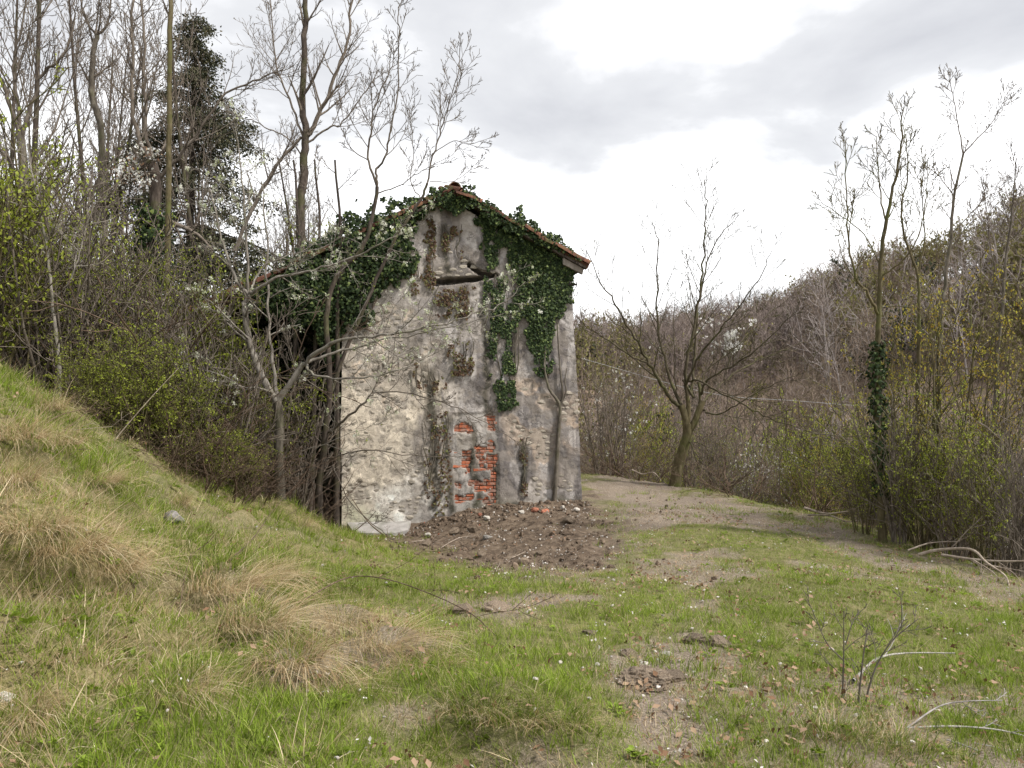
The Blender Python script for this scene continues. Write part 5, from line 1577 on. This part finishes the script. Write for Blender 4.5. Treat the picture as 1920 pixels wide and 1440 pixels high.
tint = np.clip(0.45 + 0.9 * (fbm(gxp * 1.4, gyp * 1.4, 3, 521) - .5) + rng.normal(0, .12, n), 0, 1)
def Hd(x, y):
    s_, d_, _ = masks(x, y)
    return H(x, y) + s_ * ((fbm(x * 5, y * 5, 4, 301) - 0.5) * 0.13 + (fbm(x * 17, y * 17, 2, 311) - 0.5) * 0.04) + d_ * (fbm(x * 9, y * 9, 3, 321) - 0.5) * 0.05
scatter('grass', np.stack([gxp, gyp, Hd(gxp, gyp)], 1), rot, scl, idx, tint, source('tuft', TUFT), 'short green and straw coloured meadow grass', 'grass')

# dead leaves, petals and pebbles strewn over the meadow
def flake_mesh(name, seed, mat, size):
    rg = np.random.default_rng(seed)
    me = leaf_mesh(name, rg.uniform(-.05, .05, (5, 3)) * np.array([1, 1, .12]) + np.array([0, 0, .012]), size, rg, facing=np.tile([[0, 0, 1.0]], (5, 1)))
    me.materials.append(M[mat]); return me
M['pebble'] = mat_rock('pebble', (0.28, 0.25, 0.22), (0.42, 0.39, 0.35), (0.60, 0.57, 0.53), 20, 0.4)
M['petal'] = mat_leaf('petal', [(0.0, (0.42, 0.40, 0.36)), (1.0, (0.72, 0.70, 0.67))], 0.2, 0.8)
pb = []
for k in range(3):
    m_ = rock_mesh('pebble', 500 + k, 1, .3, .6)
    for v in m_.vertices: v.co *= 0.010
    m_.materials.append(M['pebble']); pb.append(m_)
LIT = [flake_mesh('dead_leaf', 1, 'leaf_dead', .036), flake_mesh('dead_leaf', 2, 'leaf_dead', .024), flake_mesh('petal', 3, 'petal', .013)] + pb
xl, yl = [], []
for n, y0, y1 in [(1500, 2.0, 5.0), (2600, 5, 9), (3000, 9, 15), (1500, 15, 21)]:
    a, b = wedge(n, y0, y1); xl.append(a); yl.append(b)
xl = np.concatenate(xl); yl = np.concatenate(yl)
so, di, dr = masks(xl, yl)
rg = rng.random(len(xl))
kp = (edge_d(xl, yl) < 1.0) & np.array([clear_house(a, b) for a, b in zip(xl, yl)]) & (rg < 0.22 + 0.6 * np.maximum(so, di) + 0.3 * (xl > 0.5))
xl, yl, so, di = xl[kp], yl[kp], so[kp], di[kp]
n = len(xl)
q = rng.random(n)
idx = np.where(q < .30, 0, np.where(q < .70, 1, np.where(q < .80, 2, 3 + rng.integers(0, 3, n))))
idx = np.where((so > .4) & (q < .55), 3 + rng.integers(0, 3, n), idx)
scatter('litter', np.stack([xl, yl, Hd(xl, yl) + 0.012 + 0.02 * (1 - np.maximum(so, di))], 1), np.stack([rng.normal(0, .3, n), rng.normal(0, .3, n), rng.uniform(0, 6.28, n)], 1),
        rng.uniform(.5, 1.5, n) ** 1.4, idx, rng.random(n), source('litter', LIT), 'dead leaves, petals and pebbles strewn over the meadow', 'litter')

# broken stones, brick crumbs and clods in the dug soil
RUB = []
for k, (mt_, sz) in enumerate([('clod_s', .05), ('clod_s', .035), ('clod_s', .07), ('pebble', .025), ('brick', .03)]):
    m_ = rock_mesh('rubble', 540 + k, 1, .5, .65)
    for v in m_.vertices: v.co *= sz
    if mt_ == 'clod_s' and 'clod_s' not in M: M['clod_s'] = mat_rock('soil_crumb', (0.04, 0.029, 0.021), (0.115, 0.084, 0.06), (0.22, 0.17, 0.125), 18, .3, bump=1.0)
    m_.materials.append(M[mt_]); RUB.append(m_)
xr, yr = wedge(26000, 7.2, 16, 640, 1350)
so, di, dr = masks(xr, yr)
kp = (rng.random(len(xr)) < so * 0.055 + di * 0.008) & np.array([clear_house(a, b) for a, b in zip(xr, yr)])
wd = ((xr - WL[0]) * WNRM[0] + (yr - WL[1]) * WNRM[1])
kp |= (rng.random(len(xr)) < 0.35) & (wd < 0.75) & (wd > 0.1) & (xr > -2.0) & (xr < 1.4)
xr, yr = xr[kp], yr[kp]; n = len(xr)
q = rng.random(n); idx = np.where(q < .72, rng.integers(0, 3, n), np.where(q < .97, 3, 4))
scatter('rubble', np.stack([xr, yr, Hd(xr, yr) + 0.005], 1), rng.uniform(0, 6.28, (n, 3)), rng.uniform(.25, 1.0, n) , idx, rng.random(n), source('rubble', RUB), 'clods, stone chips and brick crumbs in the dug soil before the gable', 'rubble')

# ------------------------------------------------------------------ straw tussocks, one by one
M['straw_t'] = mat_leaf('tussock_straw', [(0.0, (0.23, 0.155, 0.075)), (0.35, (0.46, 0.34, 0.185)), (0.75, (0.63, 0.505, 0.315)), (1.0, (0.74, 0.645, 0.46))], 0.35, 0.7, 0.2)
M['grass_t'] = mat_leaf('tussock_green', [(0.0, (0.055, 0.085, 0.012)), (0.6, (0.14, 0.20, 0.025)), (1.0, (0.24, 0.30, 0.05))], 0.45, 0.6)
TUS = [[('straw', blades('straw', 620, .26, .56, .27, .75, 1.55, .0042, 60 + k, 5, 'straw_t', (.85, -.45))), ('green_blade', blades('green_blade', 90, .12, .30, .22, .3, .9, .005, 70 + k, 3, 'grass_t'))] for k in range(3)]
TUS_G = [[('straw', blades('straw', 230, .16, .36, .26, .6, 1.3, .0042, 80 + k, 4, 'straw_t', (.4, -.2))), ('green_blade', blades('green_blade', 260, .14, .34, .24, .3, 1.0, .005, 90 + k, 4, 'grass_t'))] for k in range(2)]
def tussock(a, b, s, label, kind=TUS, rz=None, group='straw tussocks on the left bank'):
    p = G(a, b)
    place(R.choice(kind), 'grass_tussock', (p[0], p[1], p[2] - 0.02), R.uniform(-.7, .7) if rz is None else rz, s * .86, label, 'tussock', group)
for a, b, s, l in [(420, 1105, 1.0, 'largest pale straw tussock, left of centre on the bank'), (480, 1170, .95, 'straw tussock just below the largest pale one'), (545, 1235, .85, 'straw tussock lowest of the pale row in mid bank'),
                   (60, 990, .9, 'straw tussock at the left frame edge above a dark hollow'), (130, 1045, .9, 'straw tussock drooping over the dark hollow on the left'), (215, 1065, .8, 'straw tussock right of the dark hollow on the left'),
                   (20, 820, 1.1, 'tall straw tussock at the left edge near the bank crest'), (75, 770, 1.0, 'straw tussock on the bank crest below the pale young tree'), (110, 830, .9, 'straw tussock amid the dry stems near the crest'),
                   (650, 1165, .8, 'straw tussock under the long bramble cane'), (715, 1200, .8, 'straw tussock at the right foot of the bank'), (790, 1245, .7, 'low straw tussock at the right end of the bank'),
                   (20, 900, .8, 'straw tussock below the crest at the left edge'), (620, 1290, .6, 'small straw tussock low in the centre left foreground'),
                   (40, 1330, .55, 'small straw tussock in the bottom left corner'), (330, 1290, .55, 'small straw tussock in the lower left foreground'), (560, 985, .6, 'small straw tussock at the foot of the fruit tree'), (500, 1080, .75, 'straw tussock uphill right of the largest pale one'),
                   (330, 940, .6, 'small straw tussock near the crest below the brambles'), (180, 900, .8, 'straw tussock on the upper bank under the dry stems')]:
    tussock(a, b, s, l)
for a, b, s, l in [(890, 1330, .75, 'orange-tinged grass clump at the bottom centre'), (960, 1345, .72, 'yellowing grass clump right of the orange-tinged one'), (1050, 1350, .65, 'yellow-green grass clump left of the bare earth'),
                   (1690, 1405, .7, 'dry grass clump round cut stems at the bottom right'), (1630, 1400, .55, 'dry grass clump at the foot of the bottom right sapling'), (1570, 1380, .7, 'grass clump left of the bottom right sapling')]:
    tussock(a, b, s, l, TUS_G, group='yellow-green grass clumps')

# ------------------------------------------------------------------ stones and clods
M['rock'] = mat_rock('field_stone', (0.10, 0.092, 0.088), (0.20, 0.185, 0.175), (0.33, 0.31, 0.29), 8, .15, .45)
M['rock_pale'] = mat_rock('pale_stone', (0.30, 0.27, 0.235), (0.44, 0.41, 0.365), (0.58, 0.55, 0.50), 10, .2)
M['clod'] = mat_rock('dry_clod', (0.085, 0.064, 0.047), (0.20, 0.155, 0.115), (0.36, 0.295, 0.22), 14, .2, bump=1.0)
def rock(a, b, s, mat, label, name='stone', seed=0, cat='stone', group=None, flat=.62, amp=.3, sub=3, sink=.25, wide=1.2):
    p = G(a, b)
    me = rock_mesh(name, 700 + seed, sub, amp, flat); me.materials.append(M[mat])
    w = s / F * p[1] * (0.36 if mat in ('rock_pale', 'brick') else 0.5)
    o = tag(link(name, me, None, None, (p[0], p[1], p[2] + w * flat * (1 - 2 * sink))), label, cat, group)
    o.scale = (w, w * .8, w * wide / 1.2); o.rotation_euler = (R.uniform(-.2, .2), R.uniform(-.2, .2), R.uniform(0, 6.28))
    return o
rock(325, 985, 58, 'rock', 'grey mossy boulder on the bank left of the fruit tree', 'boulder', 1)
rock(8, 1318, 60, 'rock_pale', 'pale stone cut by the lower left frame edge', seed=2)
rock(1250, 1233, 26, 'rock_pale', 'white rounded stone, right one on the bare earth', seed=3, sink=.15)
rock(1208, 1254, 28, 'rock_pale', 'white rounded stone, left one on the bare earth', seed=4, sink=.15)
rock(1148, 1140, 14, 'rock_pale', 'small white stone in the meadow centre', seed=5)
rock(1120, 1248, 18, 'rock_pale', 'pale chunk at the left rim of the bare earth', seed=6)
rock(1192, 1247, 14, 'brick', 'small red brick chip beside the white stones', 'brick_chip', 7, 'brick chip')
rock(605, 1062, 12, 'rock_pale', 'small white stone on the grass below the gable', seed=8)
rock(915, 1012, 22, 'rock', 'brown stone lying in the dark soil', seed=9)
rock(1082, 958, 20, 'rock_pale', 'white rubble lump by the right corner of the gable', seed=10)
rock(1055, 954, 18, 'rock_pale', 'white rubble lump left of the right corner', seed=11)
rock(978, 962, 20, 'rock_pale', 'pale rubble lump under the middle of the gable', seed=12)
rock(912, 975, 22, 'rock_pale', 'pale rubble lump at the foot of the bricked doorway', seed=13)
rock(1003, 960, 24, 'brick', 'red brick fragment at the foot of the gable, left one', 'brick_fragment', 14, 'brick')
rock(1022, 962, 24, 'brick', 'red brick fragment at the foot of the gable, right one', 'brick_fragment', 15, 'brick')
rock(900, 968, 16, 'brick', 'dark red brick fragment below the doorway', 'brick_fragment', 16, 'brick')
rock(802, 1006, 18, 'rock_pale', 'tan rubble lump at the left of the dark soil', seed=17)
rock(1150, 1090, 12, 'rock_pale', 'tiny white stone below the dark soil', seed=18)
rock(1215, 1283, 130, 'clod', 'large dry earth mound on the bare patch', 'earth_mound', 20, 'earth mound', flat=.34, amp=.6, sink=.36, sub=4)
rock(1265, 1275, 60, 'clod', 'dry earth clod at the right end of the large mound', 'earth_clod', 21, 'earth clod', amp=.6, flat=.42, sink=.36)
rock(1300, 1203, 50, 'clod', 'dry earth clod at the top of the bare patch, left one', 'earth_clod', 22, 'earth clod', amp=.6, flat=.42, sink=.36)
rock(1350, 1208, 50, 'clod', 'dry earth clod at the top of the bare patch, right one', 'earth_clod', 23, 'earth clod', amp=.6, flat=.42, sink=.36)
rock(1180, 1232, 44, 'clod', 'dark earth clod left of the white stones', 'earth_clod', 24, 'earth clod', amp=.6, flat=.42, sink=.36)
rock(930, 1145, 60, 'clod', 'dark earth clod on the small bare patch, right one', 'earth_clod', 25, 'earth clod', flat=.4, amp=.5)
rock(870, 1150, 60, 'clod', 'dark earth clod on the small bare patch, left one', 'earth_clod', 26, 'earth clod', flat=.4, amp=.5)
rock(1105, 1190, 30, 'clod', 'small earth clod in the grass above the bare patch', 'earth_clod', 27, 'earth clod', amp=.6, flat=.42, sink=.36)
k = 30
for a, b in [(800, 1020), (905, 1040), (1020, 1035), (1110, 1000), (880, 1000), (1060, 985), (840, 1005), (980, 1055)]:
    rock(a + R.uniform(-12, 12), b + R.uniform(-6, 6), R.uniform(14, 30), 'clod', 'clod of dark soil in the dug earth before the gable', 'earth_clod', k, 'earth clod', 'clods in the dug earth before the gable', amp=.55, sub=2); k += 1

# ------------------------------------------------------------------ fallen branches, canes, saplings, cable
def branch_thing(name, label, lines, mat, cat, S=None, seed=1, ground=True, group=None):
    """lines: (pixel points, lift above ground list or single, r0, r1, twigs) laid on the ground"""
    rngb = random.Random(seed)
    stems, T2, tips = [], Tubes(), []
    base = None
    for pts, lift, r0, r1, nt_ in lines:
        w = []
        for i, p in enumerate(pts):
            if len(p) == 3: q = px(p[0], p[1], p[2])
            else: q = G(p[0], p[1])
            lf = lift[i] if isinstance(lift, (list, tuple)) else lift
            w.append((q[0], q[1], q[2] + lf))
        if base is None: base = w[0]
        c = curve(w, max(8, 4 * len(w)))
        n = len(c); rad = list(np.linspace(r0, r1, n))
        cl = [tuple(x) for x in c]
        T = Tubes(); T.add(cl, rad, 6); stems.append(T)
        if nt_:
            ds = [nrm(tuple(c[min(i + 1, n - 1)] - c[max(i - 1, 0)])) for i in range(n)]
            L = float(np.linalg.norm(np.diff(c, axis=0), axis=1).sum())
            sprout(T2, cl, ds, rad, L, 0, S or S_TW, rngb, tips, nch=nt_, start=.25)
    root = tag(empty(name, base), label, cat, group)
    for T in stems: T.build('stem', mat, root, base)
    if T2.b: T2.build('twig', mat, root, base)['kind'] = 'stuff'
    return root
S_TW = Sp([4, 4, 3], [.1, .16, .2], [0, .03, .03], [5, 4, 0], [.2, .2, 0], [40, 42, 40], [.35, .45, .5], [.5, .6, .6], [4, 3, 3], 0.002)
def D(a, b, Y): return (a, b, Y)
branch_thing('fallen_branch', 'long pale dead branch arching down the right meadow edge', [([D(1723, 1040, 9.9), D(1760, 1031, 9.7), D(1820, 1030, 9.4), D(1850, 1055, 9.0), D(1885, 1080, 8.7), D(1893, 1105, 8.5)], 0, .022, .007, 5)], M['dead_twig'], 'branch', seed=41)
branch_thing('fallen_branch', 'pale dead branch running straight out of the right frame edge', [([D(1765, 1040, 9.8), D(1820, 1048, 9.6), D(1870, 1052, 9.4), D(1925, 1052, 9.2)], 0, .018, .010, 4)], M['dead_twig'], 'branch', seed=42)
branch_thing('fallen_branch', 'thin dead branch below the arching one at the right', [([D(1825, 1050, 9.3), D(1860, 1072, 9.0), D(1880, 1095, 8.8)], 0, .010, .004, 4), ([D(1845, 1058, 9.2), D(1890, 1068, 9.0), D(1915, 1090, 8.8)], 0, .009, .004, 3)], M['dead_twig'], 'branch', seed=43)
branch_thing('fallen_branch', 'short dead branch stacked above the arching branch', [([D(1702, 1032, 10.2), D(1745, 1018, 10.2), D(1800, 1015, 10.2)], 0, .014, .005, 4)], M['dead_twig'], 'branch', seed=44)
branch_thing('fallen_branch', 'forked grey dead branch on the bare edge in the middle right', [([D(1508, 955, 13.6), D(1548, 966, 13.3), D(1590, 962, 13.2)], 0.03, .020, .009, 2), ([D(1515, 969, 13.5), D(1555, 970, 13.3), D(1585, 981, 13.0), D(1610, 980, 12.9)], 0.03, .020, .009, 2)], M['dead_twig'], 'branch', seed=45)
branch_thing('fallen_branch', 'pale curved branch at the foot of the coppiced tree', [([D(1185, 885, 18.8), D(1205, 893, 18.6), D(1225, 890, 18.4), D(1240, 905, 18.2)], 0.05, .018, .008, 2)], M['dead_twig'], 'branch', seed=46)
branch_thing('fallen_branch', 'white bent stick lying on the meadow behind the sapling', [([(1600, 1290), (1645, 1245), (1700, 1234), (1790, 1235)], .03, .010, .004, 2)], M['bark_grey'], 'branch', seed=47)
branch_thing('cut_sapling', 'cut pale stems fanning right from the bottom right clump', [
    ([D(1700, 1365, 3.9), D(1790, 1362, 3.85), D(1880, 1370, 3.8), D(1960, 1392, 3.7)], 0, .006, .003, 2), ([D(1700, 1368, 3.9), D(1780, 1385, 3.8), D(1860, 1400, 3.7), D(1950, 1420, 3.6)], 0, .006, .003, 2),
    ([D(1705, 1370, 3.9), D(1800, 1395, 3.7), D(1870, 1425, 3.6), D(1930, 1460, 3.5)], 0, .006, .003, 2), ([D(1700, 1365, 3.9), D(1760, 1325, 4.0), D(1810, 1315, 4.0), D(1880, 1313, 4.0)], 0, .005, .002, 2),
    ([D(1695, 1380, 3.9), D(1750, 1412, 3.7), D(1800, 1450, 3.6)], 0, .005, .003, 1)], M['bark_grey'], 'sapling', seed=48)
branch_thing('sapling', 'leafless sapling with three thin stems at the bottom right', [
    ([D(1578, 1372, 4.3), D(1580, 1300, 4.3), D(1582, 1220, 4.32), D(1582, 1145, 4.35)], 0, .0065, .002, 7), ([D(1604, 1375, 4.25), D(1612, 1290, 4.25), D(1620, 1220, 4.27), D(1628, 1172, 4.3)], 0, .007, .002, 7),
    ([D(1612, 1372, 4.25), D(1635, 1270, 4.2), D(1670, 1205, 4.2), D(1722, 1160, 4.2)], 0, .006, .002, 7), ([D(1580, 1237, 4.3), D(1550, 1205, 4.3), D(1530, 1160, 4.3), D(1510, 1115, 4.3)], 0, .004, .0015, 5),
    ([D(1585, 1210, 4.3), D(1602, 1160, 4.32), D(1625, 1137, 4.35)], 0, .003, .0015, 4), ([D(1690, 1180, 4.2), D(1690, 1130, 4.2), D(1682, 1095, 4.2)], 0, .0025, .0012, 2)], M['bark_mid'], 'sapling', seed=49)
branch_thing('bramble_cane', 'long dark bramble cane arching over the middle grass', [([(560, 1135), (650, 1112), (720, 1125), (800, 1145), (880, 1170), (930, 1200)], [.02, .12, .16, .14, .08, .02], .006, .003, 4)], M['bramble'], 'bramble cane', seed=50)
branch_thing('bramble_cane', 'dark bramble cane rising left across the bank', [([(430, 1060), (480, 1020), (540, 960), (620, 900)], [.02, .1, .25, .5], .006, .003, 3)], M['bramble'], 'bramble cane', seed=51)
branch_thing('bramble_cane', 'short dark cane sticking out of the largest pale tussock', [([(335, 1165), (345, 1140), (358, 1115)], [.02, .15, .28], .004, .002, 2)], M['bramble'], 'bramble cane', seed=52)
branch_thing('dry_cane', 'straight pale cane leaning over the left bank crest', [([D(195, 850, 9.3), D(240, 795, 9.4), D(290, 738, 9.5), D(335, 690, 9.6)], 0, .007, .003, 0)], M['dead_twig'], 'cane', seed=53)
branch_thing('dry_cane', 'pale bent stem arching left to right along the bank crest', [([D(30, 870, 7.6), D(90, 815, 8.2), D(150, 805, 8.5), D(210, 800, 8.7)], 0, .008, .003, 3)], M['dead_twig'], 'cane', seed=54)
branch_thing('bramble_cane', 'reddish bramble stems arching from the left frame edge', [([D(-10, 880, 6.9), D(50, 820, 7.4), D(110, 780, 8.0), D(165, 765, 8.4)], 0, .008, .003, 4), ([D(5, 890, 6.8), D(60, 850, 7.3), D(130, 800, 8.0), D(185, 750, 8.5)], 0, .007, .003, 3), ([D(0, 850, 7.0), D(8, 810, 7.0), D(20, 770, 7.0)], 0, .01, .005, 3)], M['bramble'], 'bramble cane', seed=55)
branch_thing('bramble_cane', 'fallen twiggy stems below the leafing bushes on the crest', [([D(170, 830, 9.6), D(230, 850, 9.8), D(300, 870, 10.0), D(400, 900, 10.4)], [.02, .1, .1, .05], .008, .003, 6), ([D(190, 845, 9.5), D(260, 875, 9.7), D(330, 890, 9.9)], [.02, .08, .05], .007, .003, 5)], M['bramble'], 'bramble cane', seed=56)
branch_thing('dead_stick', 'crossed dead sticks by the concrete footing', [([D(745, 1012, 13.4), D(720, 1003, 13.5), D(690, 978, 13.6), D(660, 935, 13.8)], 0, .014, .007, 2), ([D(660, 1000, 13.5), D(690, 975, 13.6), D(705, 958, 13.6)], 0, .009, .005, 1)], M['bramble'], 'stick', seed=57)
for i, (p, l) in enumerate([([(820, 1035), (860, 1015), (900, 1010)], 'curved pale twig on the left of the dark soil'), ([(960, 1050), (985, 1040)], 'short pale twig in the middle of the dark soil'), ([(930, 1078), (938, 1058)], 'upright twig at the near rim of the dark soil'), ([(760, 1020), (800, 1018), (830, 1022)], 'brown stick at the left rim of the dark soil')]):
    branch_thing('twig', l, [(p, .03, .007, .003, 2)], M['dead_twig'], 'twig', seed=60 + i)
# cable over the valley
def pxz(a, b, Y): return px(a, b, Y)
cb = Tubes()
cpts = [px(1090, 672, 24.0), px(1330, 737, 24.5), px(1500, 752, 25.0), px(1700, 768, 25.5), px(1925, 784, 26.0), px(2150, 792, 26.5)]
c = curve(cpts, 40)
cb.add([tuple(x) for x in c], [0.007] * 40, 6)
M['cable'] = mat_rock('cable', (0.30, 0.30, 0.30), (0.36, 0.36, 0.36), (0.42, 0.42, 0.42), 5, .05)
V, Q = cb.arrays()
cab = tag(link('cable', mesh_np('cable', V, quads=Q), None, M['cable']), 'thin white overhead cable crossing the valley at the right', 'cable')

# ------------------------------------------------------------------ labels of look-alikes: counted from the left as seen from the camera
ORD = ['leftmost', 'second from the left', 'third from the left', 'fourth from the left', 'fifth from the left', 'sixth from the left', 'seventh from the left', 'eighth from the left',
       'ninth from the left', 'tenth from the left', 'eleventh from the left', 'twelfth from the left', 'thirteenth from the left', 'fourteenth from the left', 'fifteenth from the left',
       'sixteenth from the left', 'seventeenth from the left', 'eighteenth from the left', 'nineteenth from the left', 'twentieth from the left']
by_label = {}
for o in COL.objects:
    if o.parent is None and o.get('group') and o.get('label'):
        by_label.setdefault(o['label'], []).append(o)
for lab, os_ in by_label.items():
    if len(os_) < 2: continue
    os_.sort(key=lambda o: o.location.x / o.location.y)
    if len(os_) <= len(ORD):
        for k, o in enumerate(os_):
            o['label'] = lab + ', ' + (ORD[k] if k < len(os_) - 1 else 'rightmost')
    else:                                   # near and far ranks, each counted from the left
        ys_ = sorted(o.location.y for o in os_); mid = ys_[len(ys_) // 2]
        for nm, sel in (('front rank', [o for o in os_ if o.location.y < mid]), ('back rank', [o for o in os_ if o.location.y >= mid])):
            for k, o in enumerate(sel):
                if k < len(ORD): o['label'] = lab + ', ' + nm + ', ' + ORD[k]
